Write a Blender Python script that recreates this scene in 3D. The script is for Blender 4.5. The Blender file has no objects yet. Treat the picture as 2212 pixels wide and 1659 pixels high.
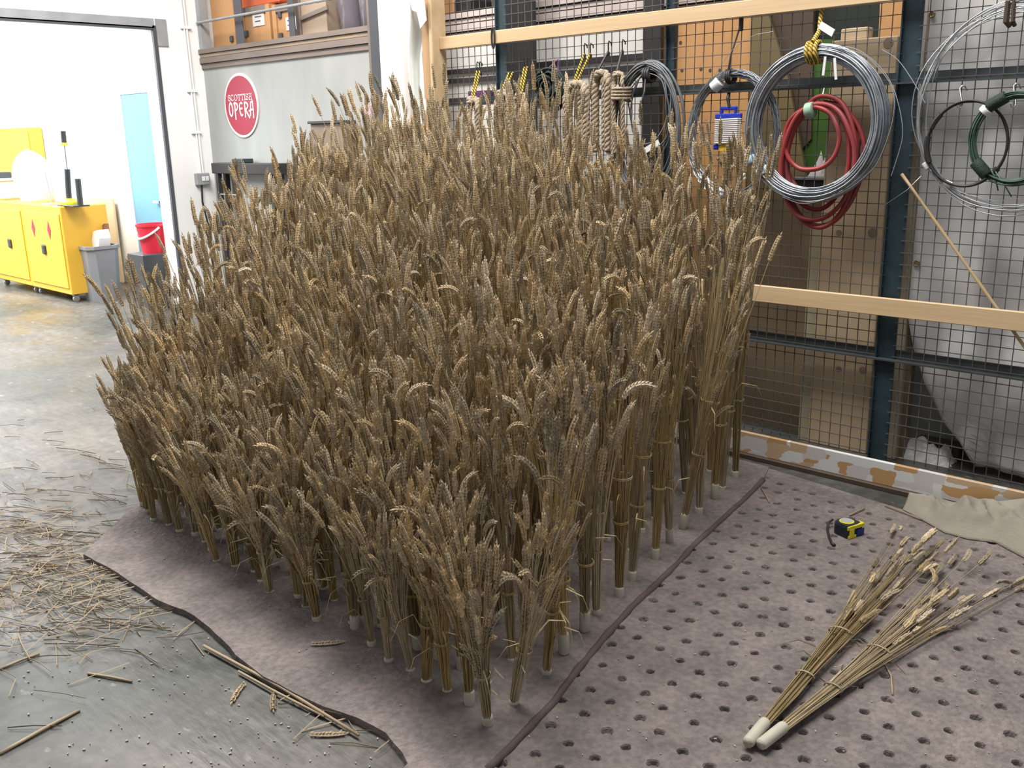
import bpy, math, random
from mathutils import Vector, Matrix, Quaternion, noise
R = random.Random(7)
SC = bpy.context.scene
COL = SC.collection

# ------------------------------------------------------------------ camera
FPX, CAMH = 2050.3, 1.5
_yaw, _pt, _ro = math.radians(46.526), math.radians(14.904), math.radians(-1.2816)
_a = math.pi - _yaw
FW = Vector((math.cos(_a)*math.cos(_pt), math.sin(_a)*math.cos(_pt), -math.sin(_pt)))
_r = Vector((math.sin(_a), -math.cos(_a), 0.0))
_u = _r.cross(FW)
RT = _r*math.cos(_ro) + _u*math.sin(_ro)
UP = -_r*math.sin(_ro) + _u*math.cos(_ro)
CP = Vector((0, 0, CAMH))
cd = bpy.data.cameras.new('camera'); co = bpy.data.objects.new('camera', cd); COL.objects.link(co)
cd.sensor_width = 36.0; cd.lens = FPX/2212.0*36.0; cd.clip_start = 0.05; cd.clip_end = 100
M = Matrix.Identity(4)
for i in range(3):
    M[i][0] = RT[i]; M[i][1] = UP[i]; M[i][2] = -FW[i]; M[i][3] = CP[i]
co.matrix_world = M
SC.camera = co

# ------------------------------------------------------------------ world, lights, exposure
w = bpy.data.worlds.new('hall_air'); SC.world = w; w.use_nodes = True
w.node_tree.nodes['Background'].inputs[0].default_value = (0.92, 0.95, 1.0, 1)
w.node_tree.nodes['Background'].inputs[1].default_value = 0.30
def area(name, loc, size, sizey, watt, col=(1, 0.97, 0.92), target=None):
    l = bpy.data.lights.new(name, 'AREA'); l.shape = 'RECTANGLE'; l.size = size; l.size_y = sizey
    l.energy = watt; l.color = col
    o = bpy.data.objects.new(name, l); COL.objects.link(o); o.location = loc
    if target is not None:
        o.rotation_euler = (Vector(target) - Vector(loc)).to_track_quat('-Z', 'Y').to_euler()
    return o
area('ceiling_tube_light', (-5.9, 2.3, 4.4), 1.6, 1.6, 255)
area('ceiling_tube_light', (-2.4, 2.5, 4.9), 3.4, 1.6, 325)
area('side_room_tube_light', (-11.0, 1.6, 3.25), 4.5, 3.5, 900, (0.97, 0.99, 1.0))
SC.view_settings.view_transform = 'Standard'
try: SC.view_settings.look = 'None'
except Exception: pass
SC.view_settings.exposure = 0.0
SC.view_settings.gamma = 1.0
SC.view_settings.use_curve_mapping = False

# ------------------------------------------------------------------ helpers
def ray(x, y): return FW + RT*((x-1106)/FPX) - UP*((y-829.5)/FPX)
def gz(x, y, z=0.0):
    d = ray(x, y); return CP + d*((z-CAMH)/d.z)
def wy(x, y, Y):
    d = ray(x, y); return CP + d*(Y/d.y)
def wx(x, y, X):
    d = ray(x, y); return CP + d*(X/d.x)

class MB:
    def __init__(s): s.v = []; s.f = []
    def add(s, vs, fs):
        n = len(s.v); s.v += [tuple(p) for p in vs]; s.f += [tuple(i+n for i in q) for q in fs]; return s
    def box(s, x0, x1, y0, y1, z0, z1):
        return s.add([(x0,y0,z0),(x1,y0,z0),(x1,y1,z0),(x0,y1,z0),(x0,y0,z1),(x1,y0,z1),(x1,y1,z1),(x0,y1,z1)],
                     [(0,3,2,1),(4,5,6,7),(0,1,5,4),(1,2,6,5),(2,3,7,6),(3,0,4,7)])
    def rbox(s, x0, x1, y0, y1, z0, z1, b=0.01):
        # box with chamfered edges all round
        P = []
        xs, ys, zs = (x0, x1), (y0, y1), (z0, z1)
        idx = {}
        def vid(p):
            P.append(p); return len(P)-1
        for i in (0,1):
            for j in (0,1):
                for k in (0,1):
                    sx, sy, sz = (b if i==0 else -b), (b if j==0 else -b), (b if k==0 else -b)
                    idx[(i,j,k,'x')] = vid((xs[i], ys[j]+sy, zs[k]+sz))
                    idx[(i,j,k,'y')] = vid((xs[i]+sx, ys[j], zs[k]+sz))
                    idx[(i,j,k,'z')] = vid((xs[i]+sx, ys[j]+sy, zs[k]))
        F = []
        for i in (0,1):
            F.append([idx[(i,0,0,'x')], idx[(i,1,0,'x')], idx[(i,1,1,'x')], idx[(i,0,1,'x')]])
            F.append([idx[(0,i,0,'y')], idx[(1,i,0,'y')], idx[(1,i,1,'y')], idx[(0,i,1,'y')]])
            F.append([idx[(0,0,i,'z')], idx[(1,0,i,'z')], idx[(1,1,i,'z')], idx[(0,1,i,'z')]])
        for i in (0,1):
            for j in (0,1):
                F.append([idx[(i,j,0,'x')], idx[(i,j,1,'x')], idx[(i,j,1,'y')], idx[(i,j,0,'y')]])
                F.append([idx[(i,0,j,'x')], idx[(i,1,j,'x')], idx[(i,1,j,'z')], idx[(i,0,j,'z')]])
                F.append([idx[(0,i,j,'y')], idx[(1,i,j,'y')], idx[(1,i,j,'z')], idx[(0,i,j,'z')]])
                for k in (0,1):
                    F.append([idx[(i,j,k,'x')], idx[(i,j,k,'y')], idx[(i,j,k,'z')]])
        c = Vector(((x0+x1)/2, (y0+y1)/2, (z0+z1)/2)); F2 = []
        for q in F:
            p = [Vector(P[i]) for i in q]; n = (p[1]-p[0]).cross(p[2]-p[0]); m = sum(p, Vector())/len(p)
            F2.append(tuple(q) if n.dot(m-c) > 0 else tuple(reversed(q)))
        return s.add(P, F2)
    def bar(s, p, q, wd, th, up=(0, 0, 1)):
        p, q = Vector(p), Vector(q); d = (q-p).normalized(); up = Vector(up)
        sd = d.cross(up)
        if sd.length < 1e-4: sd = d.cross(Vector((1, 0, 0)))
        sd.normalize(); nn = sd.cross(d).normalized()
        vs = []
        for e in (p, q):
            for a, b in ((-1,-1),(1,-1),(1,1),(-1,1)): vs.append(e + sd*(a*wd/2) + nn*(b*th/2))
        return s.add(vs, [(0,1,2,3),(7,6,5,4),(0,4,5,1),(1,5,6,2),(2,6,7,3),(3,7,4,0)])
    def tube(s, pts, r, n=6, closed=False, ref=None):
        pts = [Vector(p) for p in pts]; m = len(pts)
        rs = r if isinstance(r, (list, tuple)) else [r]*m
        base = len(s.v); prev = None; vs = []; fs = []
        for i, p in enumerate(pts):
            t = (pts[(i+1) % m] - pts[i-1]) if (closed or 0 < i < m-1) else (pts[1]-pts[0] if i == 0 else pts[-1]-pts[-2])
            if t.length < 1e-9: t = Vector((0, 0, 1))
            t.normalize()
            if prev is None:
                a = Vector(ref) if ref else (Vector((0, 1, 0)) if abs(t.y) < 0.8 else Vector((1, 0, 0)))
                x = (a - t*a.dot(t)).normalized()
            else:
                x = prev - t*prev.dot(t)
                x = x.normalized() if x.length > 1e-6 else t.orthogonal().normalized()
            prev = x; y = t.cross(x)
            for k in range(n):
                an = 2*math.pi*k/n; vs.append(p + (x*math.cos(an) + y*math.sin(an))*rs[i])
        lim = m if closed else m-1
        for i in range(lim):
            j = (i+1) % m
            for k in range(n):
                l = (k+1) % n; fs.append((i*n+k, i*n+l, j*n+l, j*n+k))
        if not closed:
            fs.append(tuple(reversed(range(n)))); fs.append(tuple(range((m-1)*n, m*n)))
        return s.add(vs, fs)
    def lathe(s, prof, n=16, c=(0, 0, 0), ax=None):
        c = Vector(c); q = Quaternion() if ax is None else Vector((0, 0, 1)).rotation_difference(Vector(ax))
        vs = []; fs = []
        for r, z in prof:
            for k in range(n):
                an = 2*math.pi*k/n; vs.append(c + q @ Vector((r*math.cos(an), r*math.sin(an), z)))
        m = len(prof)
        for i in range(m-1):
            for k in range(n):
                l = (k+1) % n; fs.append((i*n+k, i*n+l, (i+1)*n+l, (i+1)*n+k))
        fs.append(tuple(reversed(range(n)))); fs.append(tuple(range((m-1)*n, m*n)))
        return s.add(vs, fs)
    def prism(s, poly, z0, z1):
        n = len(poly)
        vs = [(p[0], p[1], z0) for p in poly] + [(p[0], p[1], z1) for p in poly]
        A = sum(poly[i][0]*poly[(i+1) % n][1] - poly[(i+1) % n][0]*poly[i][1] for i in range(n))
        fs = [tuple(reversed(range(n))), tuple(range(n, 2*n))] + [(i, (i+1) % n, n+(i+1) % n, n+i) for i in range(n)]
        if A < 0: fs = [tuple(reversed(q)) for q in fs]
        return s.add(vs, fs)
    def wall_poly(s, poly, y0, y1):       # polygon in XZ, extruded along Y
        n = len(poly)
        vs = [(p[0], y0, p[1]) for p in poly] + [(p[0], y1, p[1]) for p in poly]
        A = sum(poly[i][0]*poly[(i+1) % n][1] - poly[(i+1) % n][0]*poly[i][1] for i in range(n))
        fs = [tuple(range(n)), tuple(reversed(range(n, 2*n)))] + [(i, n+i, n+(i+1) % n, (i+1) % n) for i in range(n)]
        if A < 0: fs = [tuple(reversed(q)) for q in fs]
        return s.add(vs, fs)
    def mesh(s, name, mat, smooth=False):
        me = bpy.data.meshes.new(name); me.from_pydata([tuple(p) for p in s.v], [], s.f); me.update()
        if mat: me.materials.append(mat)
        if smooth: me.polygons.foreach_set('use_smooth', [True]*len(me.polygons))
        return me
    def build(s, name, mat, parent=None, smooth=False, label=None):
        if parent is None:
            xs = [p[0] for p in s.v]; ys = [p[1] for p in s.v]; zs = [p[2] for p in s.v]
            off = Vector(((min(xs)+max(xs))/2, (min(ys)+max(ys))/2, min(zs)))
        else: off = WL[parent.name]
        s.v = [(p[0]-off.x, p[1]-off.y, p[2]-off.z) for p in s.v]
        o = bpy.data.objects.new(name, s.mesh(name, mat, smooth)); COL.objects.link(o)
        if parent is None: o.location = off
        else: o.parent = parent
        WL[o.name] = off.copy()
        if label: o['label'] = label
        return o
WL = {}
def thing(name, label, cat, loc, group=None):
    o = bpy.data.objects.new(name, None); COL.objects.link(o); o.empty_display_size = 0.1
    o.location = loc; WL[o.name] = Vector(loc); o['label'] = label; o['category'] = cat
    if group: o['group'] = group
    return o
def tag(o, label, cat, group=None, kind=None):
    o['label'] = label; o['category'] = cat
    if group: o['group'] = group
    if kind: o['kind'] = kind
    return o
def struct(o): o['kind'] = 'structure'; return o
def sd(a, b): return a + (b-a)*R.random()

# ------------------------------------------------------------------ materials (procedural)
def mat(name, col, rough=0.6, metal=0.0, var=0.0, scale=6.0, col2=None, bump=0.0, bscale=None, stretch=(1, 1, 1), detail=4.0, spec=0.5, rnd=0.0, ramp=(0.35, 0.65), grain=None):
    m = bpy.data.materials.new(name); m.use_nodes = True
    nt = m.node_tree; b = nt.nodes['Principled BSDF']
    b.inputs['Roughness'].default_value = rough; b.inputs['Metallic'].default_value = metal
    b.inputs['Specular IOR Level'].default_value = spec
    b.inputs['Base Color'].default_value = (*col, 1)
    if col2 is None and var > 0: col2 = tuple(max(0, c*(1-var)) for c in col)
    src = None
    if col2 is not None or bump > 0:
        tc = nt.nodes.new('ShaderNodeTexCoord'); mp = nt.nodes.new('ShaderNodeMapping'); mp.inputs['Scale'].default_value = stretch
        nt.links.new(tc.outputs['Object'], mp.inputs[0])
        nz = nt.nodes.new('ShaderNodeTexNoise'); nz.inputs['Scale'].default_value = scale; nz.inputs['Detail'].default_value = detail
        nt.links.new(mp.outputs[0], nz.inputs['Vector'])
        if col2 is not None:
            cr = nt.nodes.new('ShaderNodeValToRGB')
            cr.color_ramp.elements[0].position = ramp[0]; cr.color_ramp.elements[1].position = ramp[1]
            cr.color_ramp.elements[0].color = (*col2, 1); cr.color_ramp.elements[1].color = (*col, 1)
            nt.links.new(nz.outputs['Fac'], cr.inputs[0]); nt.links.new(cr.outputs[0], b.inputs['Base Color']); src = cr.outputs[0]
            if grain:
                n3 = nt.nodes.new('ShaderNodeTexNoise'); n3.inputs['Scale'].default_value = grain[0]; n3.inputs['Detail'].default_value = 6; nt.links.new(mp.outputs[0], n3.inputs['Vector'])
                c3 = nt.nodes.new('ShaderNodeValToRGB'); c3.color_ramp.elements[0].position = 0.38; c3.color_ramp.elements[1].position = 0.62
                lo, hi = 1-grain[1], 1+grain[1]
                c3.color_ramp.elements[0].color = (lo, lo, lo, 1); c3.color_ramp.elements[1].color = (hi, hi, hi, 1)
                mx = nt.nodes.new('ShaderNodeMix'); mx.data_type = 'RGBA'; mx.blend_type = 'MULTIPLY'; mx.inputs[0].default_value = 1.0
                nt.links.new(n3.outputs['Fac'], c3.inputs[0]); nt.links.new(src, mx.inputs[6]); nt.links.new(c3.outputs[0], mx.inputs[7])
                src = mx.outputs[2]; nt.links.new(src, b.inputs['Base Color'])
        if bump > 0:
            n2 = nt.nodes.new('ShaderNodeTexNoise'); n2.inputs['Scale'].default_value = bscale or scale*4; n2.inputs['Detail'].default_value = 5
            nt.links.new(mp.outputs[0], n2.inputs['Vector'])
            bp = nt.nodes.new('ShaderNodeBump'); bp.inputs['Strength'].default_value = bump; bp.inputs['Distance'].default_value = 0.01
            nt.links.new(n2.outputs['Fac'], bp.inputs['Height']); nt.links.new(bp.outputs[0], b.inputs['Normal'])
    if rnd > 0:
        oi = nt.nodes.new('ShaderNodeObjectInfo'); mr = nt.nodes.new('ShaderNodeMapRange')
        mr.inputs['To Min'].default_value = 1-rnd; mr.inputs['To Max'].default_value = 1+rnd
        nt.links.new(oi.outputs['Random'], mr.inputs['Value'])
        hs = nt.nodes.new('ShaderNodeHueSaturation'); nt.links.new(mr.outputs[0], hs.inputs['Value'])
        if src is None: hs.inputs['Color'].default_value = (*col, 1)
        else: nt.links.new(src, hs.inputs['Color'])
        mm = nt.nodes.new('ShaderNodeMath'); mm.operation = 'MULTIPLY'; mm.inputs[1].default_value = 7.31
        fr = nt.nodes.new('ShaderNodeMath'); fr.operation = 'FRACT'
        m2 = nt.nodes.new('ShaderNodeMapRange'); m2.inputs['To Min'].default_value = 0.70; m2.inputs['To Max'].default_value = 1.08
        nt.links.new(oi.outputs['Random'], mm.inputs[0]); nt.links.new(mm.outputs[0], fr.inputs[0]); nt.links.new(fr.outputs[0], m2.inputs['Value'])
        nt.links.new(m2.outputs[0], hs.inputs['Saturation'])
        nt.links.new(hs.outputs[0], b.inputs['Base Color'])
    return m
def wood(name, c1, c2, axis='z', rough=0.55, scale=9.0, rnd=0.0):
    st = {'z': (1, 1, 0.06), 'x': (0.06, 1, 1), 'y': (1, 0.06, 1)}[axis]
    return mat(name, c1, rough, 0, 0, scale, c2, 0.08, 60, st, 6.0, rnd=rnd, ramp=(0.3, 0.7))

def floor_material():
    m = bpy.data.materials.new('worn_concrete'); m.use_nodes = True; nt = m.node_tree; b = nt.nodes['Principled BSDF']
    N = nt.nodes.new; L = nt.links.new
    tc = N('ShaderNodeTexCoord')
    def noise_(sc, det=5, st=(1, 1, 1), rot=0):
        mp = N('ShaderNodeMapping'); mp.inputs['Scale'].default_value = st; mp.inputs['Rotation'].default_value = (0, 0, rot)
        L(tc.outputs['Object'], mp.inputs[0]); n = N('ShaderNodeTexNoise'); n.inputs['Scale'].default_value = sc; n.inputs['Detail'].default_value = det
        L(mp.outputs[0], n.inputs['Vector']); return n.outputs['Fac']
    def ramp(src, p0, c0, p1, c1):
        r = N('ShaderNodeValToRGB'); e = r.color_ramp.elements; e[0].position = p0; e[0].color = (*c0, 1); e[1].position = p1; e[1].color = (*c1, 1)
        L(src, r.inputs[0]); return r.outputs[0]
    def mix(f, a, bb, mode='MIX'):
        x = N('ShaderNodeMix'); x.data_type = 'RGBA'; x.blend_type = mode
        if isinstance(f, float): x.inputs[0].default_value = f
        else: L(f, x.inputs[0])
        L(a, x.inputs[6]); L(bb, x.inputs[7]); return x.outputs[2]
    big = ramp(noise_(0.9, 3), 0.38, (0.055, 0.057, 0.052), 0.60, (0.130, 0.117, 0.106))
    warm = ramp(noise_(0.5, 2, rot=1), 0.45, (0.85, 0.9, 0.88), 0.65, (1.08, 0.98, 0.94))
    fine = ramp(noise_(26, 8), 0.38, (0.74, 0.74, 0.74), 0.65, (1.22, 1.22, 1.22))
    streak = ramp(noise_(5, 5, (0.25, 2.2, 1), 0.35), 0.4, (0.86, 0.86, 0.86), 0.7, (1.1, 1.1, 1.1))
    c = mix(1.0, big, warm, 'MULTIPLY'); c = mix(1.0, c, fine, 'MULTIPLY'); c = mix(1.0, c, streak, 'MULTIPLY')
    sp = ramp(noise_(9, 8, (1, 2.2, 1), 0.6), 0.66, (0, 0, 0), 0.72, (0.55, 0.52, 0.5))
    c = mix(0.22, c, sp, 'ADD')
    L(c, b.inputs['Base Color'])
    rr = ramp(noise_(3.0, 4), 0.35, (0.32, 0.32, 0.32), 0.7, (0.6, 0.6, 0.6)); L(rr, b.inputs['Roughness'])
    bp = N('ShaderNodeBump'); bp.inputs['Strength'].default_value = 0.35; bp.inputs['Distance'].default_value = 0.006
    L(noise_(14, 6, (0.5, 1.8, 1), 0.3), bp.inputs['Height']); L(bp.outputs[0], b.inputs['Normal'])
    return m
def patched_board():
    m = bpy.data.materials.new('patchy_painted_board'); m.use_nodes = True; nt = m.node_tree; b = nt.nodes['Principled BSDF']
    N = nt.nodes.new; L = nt.links.new
    tc = N('ShaderNodeTexCoord'); mp = N('ShaderNodeMapping'); mp.inputs['Scale'].default_value = (13, 1, 24); L(tc.outputs['Object'], mp.inputs[0])
    nz = N('ShaderNodeTexNoise'); nz.inputs['Scale'].default_value = 1.6; L(mp.outputs[0], nz.inputs['Vector'])
    ad = N('ShaderNodeMix'); ad.data_type = 'VECTOR'; ad.inputs[0].default_value = 0.22; L(mp.outputs[0], ad.inputs[4]); L(nz.outputs['Color'], ad.inputs[5])
    vo = N('ShaderNodeTexVoronoi'); vo.distance = 'CHEBYCHEV'; vo.inputs['Scale'].default_value = 1.0; vo.inputs['Randomness'].default_value = 0.75
    L(ad.outputs[1], vo.inputs['Vector'])
    sp = N('ShaderNodeSeparateColor'); L(vo.outputs['Color'], sp.inputs[0])
    r = N('ShaderNodeValToRGB'); r.color_ramp.interpolation = 'CONSTANT'; e = r.color_ramp.elements
    e[0].position = 0; e[0].color = (0.72, 0.72, 0.72, 1); e[1].position = 0.42; e[1].color = (0.62, 0.58, 0.58, 1)
    x = e.new(0.62); x.color = (0.52, 0.31, 0.14, 1); x = e.new(0.8); x.color = (0.56, 0.40, 0.25, 1)
    L(sp.outputs[0], r.inputs[0]); L(r.outputs[0], b.inputs['Base Color']); b.inputs['Roughness'].default_value = 0.5
    return m
def striped_rope(name, c1, c2, scale=130):
    m = bpy.data.materials.new(name); m.use_nodes = True; nt = m.node_tree; b = nt.nodes['Principled BSDF']
    tc = nt.nodes.new('ShaderNodeTexCoord'); wv = nt.nodes.new('ShaderNodeTexWave'); wv.bands_direction = 'DIAGONAL'; wv.inputs['Scale'].default_value = scale/10
    nt.links.new(tc.outputs['Object'], wv.inputs['Vector'])
    r = nt.nodes.new('ShaderNodeValToRGB'); r.color_ramp.interpolation = 'CONSTANT'; r.color_ramp.elements[0].color = (*c2, 1); r.color_ramp.elements[1].color = (*c1, 1); r.color_ramp.elements[1].position = 0.4
    nt.links.new(wv.outputs['Fac'], r.inputs[0]); nt.links.new(r.outputs[0], b.inputs['Base Color']); b.inputs['Roughness'].default_value = 0.7
    return m

MT = {}
MT['floor'] = floor_material()
MT['white_wall'] = mat('white_paint', (0.86, 0.86, 0.85), 0.6, var=0.05, scale=2)
MT['grey_wall'] = mat('pale_grey_board', (0.42, 0.43, 0.42), 0.65, col2=(0.33, 0.34, 0.335), scale=1.6, stretch=(1.6, 1, 0.45), detail=3)
MT['dark_trim'] = mat('dark_steel_trim', (0.07, 0.075, 0.09), 0.5)
MT['grey_trim'] = mat('grey_steel_trim', (0.33, 0.34, 0.36), 0.5, var=0.2)
MT['brown_trim'] = mat('brown_painted_timber', (0.24, 0.19, 0.165), 0.55, var=0.25, scale=5, stretch=(0.3, 1, 1))
MT['pale_trim'] = mat('pale_pinkish_trim', (0.60, 0.51, 0.48), 0.6, var=0.12)
MT['tan_strip'] = mat('chipped_tan_edge', (0.36, 0.27, 0.18), 0.6, col2=(0.25, 0.2, 0.17), scale=5, stretch=(0.4, 1, 1))
MT['black'] = mat('black_paint', (0.028, 0.026, 0.028), 0.5, var=0.3)
MT['teal'] = mat('dark_teal_steel', (0.022, 0.045, 0.058), 0.42, var=0.35, scale=14, spec=0.6)
MT['rail'] = mat('dark_grey_steel', (0.055, 0.062, 0.065), 0.35, var=0.3, spec=0.6)
MT['wire_mesh'] = mat('weathered_mesh_wire', (0.10, 0.10, 0.10), 0.5, 0.2)
MT['batten'] = wood('pale_pine', (0.63, 0.465, 0.285), (0.54, 0.375, 0.215), 'x', scale=14)
MT['beam'] = wood('brown_pine', (0.50, 0.31, 0.165), (0.36, 0.205, 0.105), 'z', scale=16)
MT['mat'] = mat('mauve_grey_clay', (0.245, 0.205, 0.195), 0.9, col2=(0.165, 0.145, 0.138), scale=6, bump=0.9, bscale=70, detail=10, spec=0.2, grain=(48, 0.12))
MT['lip'] = mat('dark_clay_edge', (0.12, 0.085, 0.078), 0.7, var=0.3, bump=0.3, bscale=60)
MT['yellow'] = mat('yellow_enamel', (0.72, 0.42, 0.045), 0.45, var=0.06, scale=3)
MT['blue_door'] = mat('blue_door_paint', (0.16, 0.36, 0.52), 0.5, var=0.05)
MT['pale_blue'] = mat('pale_blue_tape', (0.36, 0.48, 0.58), 0.5)
MT['bin'] = mat('grey_plastic', (0.22, 0.225, 0.24), 0.5, var=0.08)
MT['red'] = mat('red_plastic', (0.60, 0.02, 0.045), 0.4)
MT['white_plastic'] = mat('white_plastic', (0.82, 0.82, 0.82), 0.4)
MT['card_brown'] = mat('brown_card', (0.23, 0.11, 0.07), 0.7)
MT['black_box'] = mat('charcoal_laminate', (0.045, 0.05, 0.055), 0.4)
MT['steel'] = mat('bright_steel', (0.6, 0.6, 0.6), 0.3, 0.9)
MT['sack'] = mat('translucent_white_bag', (0.78, 0.79, 0.80), 0.35, var=0.08, scale=8, bump=0.4, bscale=14)
MT['galv'] = mat('galvanised_wire', (0.42, 0.45, 0.49), 0.38, 0.75, var=0.35, scale=20)
MT['galv_light'] = mat('bright_thin_wire', (0.55, 0.57, 0.60), 0.35, 0.7)
MT['grey_wire'] = mat('dull_grey_wire', (0.17, 0.18, 0.195), 0.5, 0.3, var=0.3, scale=20)
MT['hose'] = mat('red_rubber_hose', (0.33, 0.035, 0.035), 0.45, col2=(0.22, 0.045, 0.05), scale=9)
MT['rope'] = mat('tan_hemp_rope', (0.42, 0.34, 0.25), 0.85, col2=(0.30, 0.235, 0.17), scale=60, stretch=(1, 1, 1), bump=0.6, bscale=150)
MT['green_cord'] = mat('dark_green_cord', (0.014, 0.032, 0.026), 0.7, var=0.4, scale=40, bump=0.4)
MT['green_wire'] = mat('green_coated_wire', (0.05, 0.105, 0.085), 0.45, var=0.3, scale=30)
MT['bungee'] = striped_rope('yellow_black_bungee', (0.72, 0.46, 0.02), (0.03, 0.025, 0.02), 300)
MT['ropeyb'] = striped_rope('yellow_black_rope', (0.66, 0.42, 0.05), (0.10, 0.08, 0.03), 330)
MT['blue_plastic'] = mat('blue_plastic', (0.012, 0.03, 0.36), 0.4)
MT['white_line'] = mat('white_cord', (0.66, 0.63, 0.62), 0.8, col2=(0.35, 0.32, 0.32), scale=60, stretch=(0.05, 1, 3))
MT['yellow_label'] = mat('yellow_label', (0.78, 0.50, 0.02), 0.5)
MT['tape'] = mat('white_tape', (0.70, 0.70, 0.70), 0.5)
MT['green_tape'] = mat('pale_green_tape', (0.28, 0.42, 0.32), 0.55)
MT['ply_orange'] = wood('orange_plywood', (0.60, 0.325, 0.135), (0.50, 0.255, 0.10), 'z', scale=7)
MT['olive'] = wood('olive_stained_board', (0.20, 0.15, 0.07), (0.15, 0.11, 0.05), 'z')
MT['dark_brown'] = wood('dark_brown_board', (0.24, 0.175, 0.11), (0.165, 0.12, 0.075), 'z', scale=5)
MT['umber'] = wood('umber_plank', (0.10, 0.065, 0.045), (0.07, 0.05, 0.035), 'z')
MT['green_board'] = mat('leaf_green_board', (0.045, 0.12, 0.012), 0.6, var=0.2)
MT['shaded_green'] = mat('shaded_green_board', (0.012, 0.018, 0.014), 0.7)  # green sheet where it lies in shade, darkness put into the colour
MT['timber'] = wood('pale_timber', (0.52, 0.40, 0.265), (0.44, 0.33, 0.21), 'z', scale=6)
MT['timber_side'] = wood('grey_timber_edge', (0.42, 0.36, 0.26), (0.34, 0.29, 0.20), 'z')
MT['tarp'] = mat('dusty_white_tarpaulin', (0.74, 0.735, 0.73), 0.5, col2=(0.58, 0.57, 0.565), scale=3, bump=0.25, bscale=9, detail=5)
MT['brass'] = mat('brass_eyelet', (0.32, 0.22, 0.10), 0.4, 0.7)
MT['bamboo'] = mat('bamboo', (0.50, 0.36, 0.20), 0.5)
MT['patch'] = patched_board()
MT['gauze'] = mat('beige_gauze', (0.31, 0.28, 0.225), 0.9, col2=(0.25, 0.225, 0.185), scale=6, bump=0.3, bscale=90)
MT['ear'] = mat('dry_wheat_ear', (0.56, 0.435, 0.265), 0.5, col2=(0.37, 0.28, 0.155), scale=70, rnd=0.40, spec=0.45)
MT['stalk'] = mat('wheat_straw', (0.50, 0.375, 0.175), 0.45, col2=(0.33, 0.24, 0.105), scale=14, stretch=(9, 9, 1), rnd=0.22, spec=0.5)
MT['sleeve'] = mat('white_tape_sleeve', (0.58, 0.54, 0.45), 0.6, var=0.12, scale=30)
MT['litter'] = mat('loose_straw', (0.40, 0.31, 0.20), 0.6, col2=(0.28, 0.21, 0.13), scale=3)
MT['chaff'] = mat('pale_chaff', (0.42, 0.37, 0.31), 0.8)
MT['navy'] = mat('navy_rubber', (0.018, 0.022, 0.04), 0.5)
MT['tape_yellow'] = mat('lime_yellow_plastic', (0.72, 0.66, 0.02), 0.4)
MT['tape_blue'] = mat('royal_blue_plastic', (0.01, 0.02, 0.20), 0.4)
MT['silver'] = mat('silver_label', (0.55, 0.56, 0.6), 0.3, 0.3)
MT['sign_red'] = mat('crimson_sign', (0.36, 0.026, 0.06), 0.5)
MT['sign_pale'] = mat('pale_pink_rim', (0.66, 0.58, 0.56), 0.5)
MT['sign_text'] = mat('sign_lettering', (0.70, 0.60, 0.60), 0.5)
MT['crate'] = wood('orange_crate_wood', (0.58, 0.32, 0.14), (0.48, 0.26, 0.12), 'z', scale=4)
MT['crate_pale'] = wood('pale_crate_wood', (0.42, 0.32, 0.24), (0.36, 0.27, 0.2), 'z', scale=4)
MT['paper'] = mat('white_paper', (0.70, 0.66, 0.66), 0.6)
MT['ink'] = mat('ink_lines', (0.12, 0.11, 0.13), 0.6)
MT['orange_cloth'] = mat('orange_red_board', (0.55, 0.12, 0.05), 0.6)
MT['glassish'] = mat('smoky_plastic', (0.16, 0.14, 0.16), 0.15, spec=0.8)
MT['column'] = mat('cream_column_paint', (0.74, 0.68, 0.64), 0.55, var=0.05, scale=3)
MT['sheet'] = mat('white_plastic_sheet', (0.76, 0.78, 0.75), 0.35)
MT['purple'] = mat('purple_box', (0.16, 0.03, 0.2), 0.5)
MT['pink'] = mat('pink_paper', (0.50, 0.36, 0.40), 0.6)
MT['cabinet_brown'] = mat('brown_box_card', (0.26, 0.19, 0.14), 0.6, var=0.2)
MT['clear'] = mat('cloudy_clear_plastic', (0.72, 0.68, 0.6), 0.25)
MT['grey_hoops'] = mat('grey_hoop', (0.3, 0.28, 0.3), 0.5, 0.3)
MT['white_reel'] = mat('beige_board', (0.62, 0.50, 0.33), 0.6)

# ------------------------------------------------------------------ structure
YF = 4.10                                  # plane of the mesh fence
YW = 4.55                                  # plane of the long wall behind it
XD = -7.96                                 # plane of the wall with the big doorway
struct(MB().box(-16, 3.0, -3.0, 7.0, -0.1, 0.0).build('floor', MT['floor']))
struct(MB().box(XD-0.24, XD, 4.13, YW+0.3, 0, 4.6).box(XD-0.24, XD, -3, 4.13, 2.44, 4.6).box(XD-0.24, XD, -3, 0.2, 0, 2.44).build('wall_left', MT['white_wall']))
t = MB().box(XD-0.03, XD+0.012, 0.2, 4.13, 2.40, 2.475)
struct(t.build('trim_1', MT['grey_trim']))
struct(MB().box(XD-0.03, XD+0.012, 0.2, 4.115, 2.385, 2.41).build('trim_2', MT['dark_trim']))
struct(MB().box(XD-0.02, XD+0.012, 4.112, 4.145, 0, 2.42).build('trim_3', MT['dark_trim']))
struct(MB().box(XD, XD+0.012, 4.145, 4.24, 2.26, 2.475).build('trim_4', MT['grey_trim']))
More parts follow.
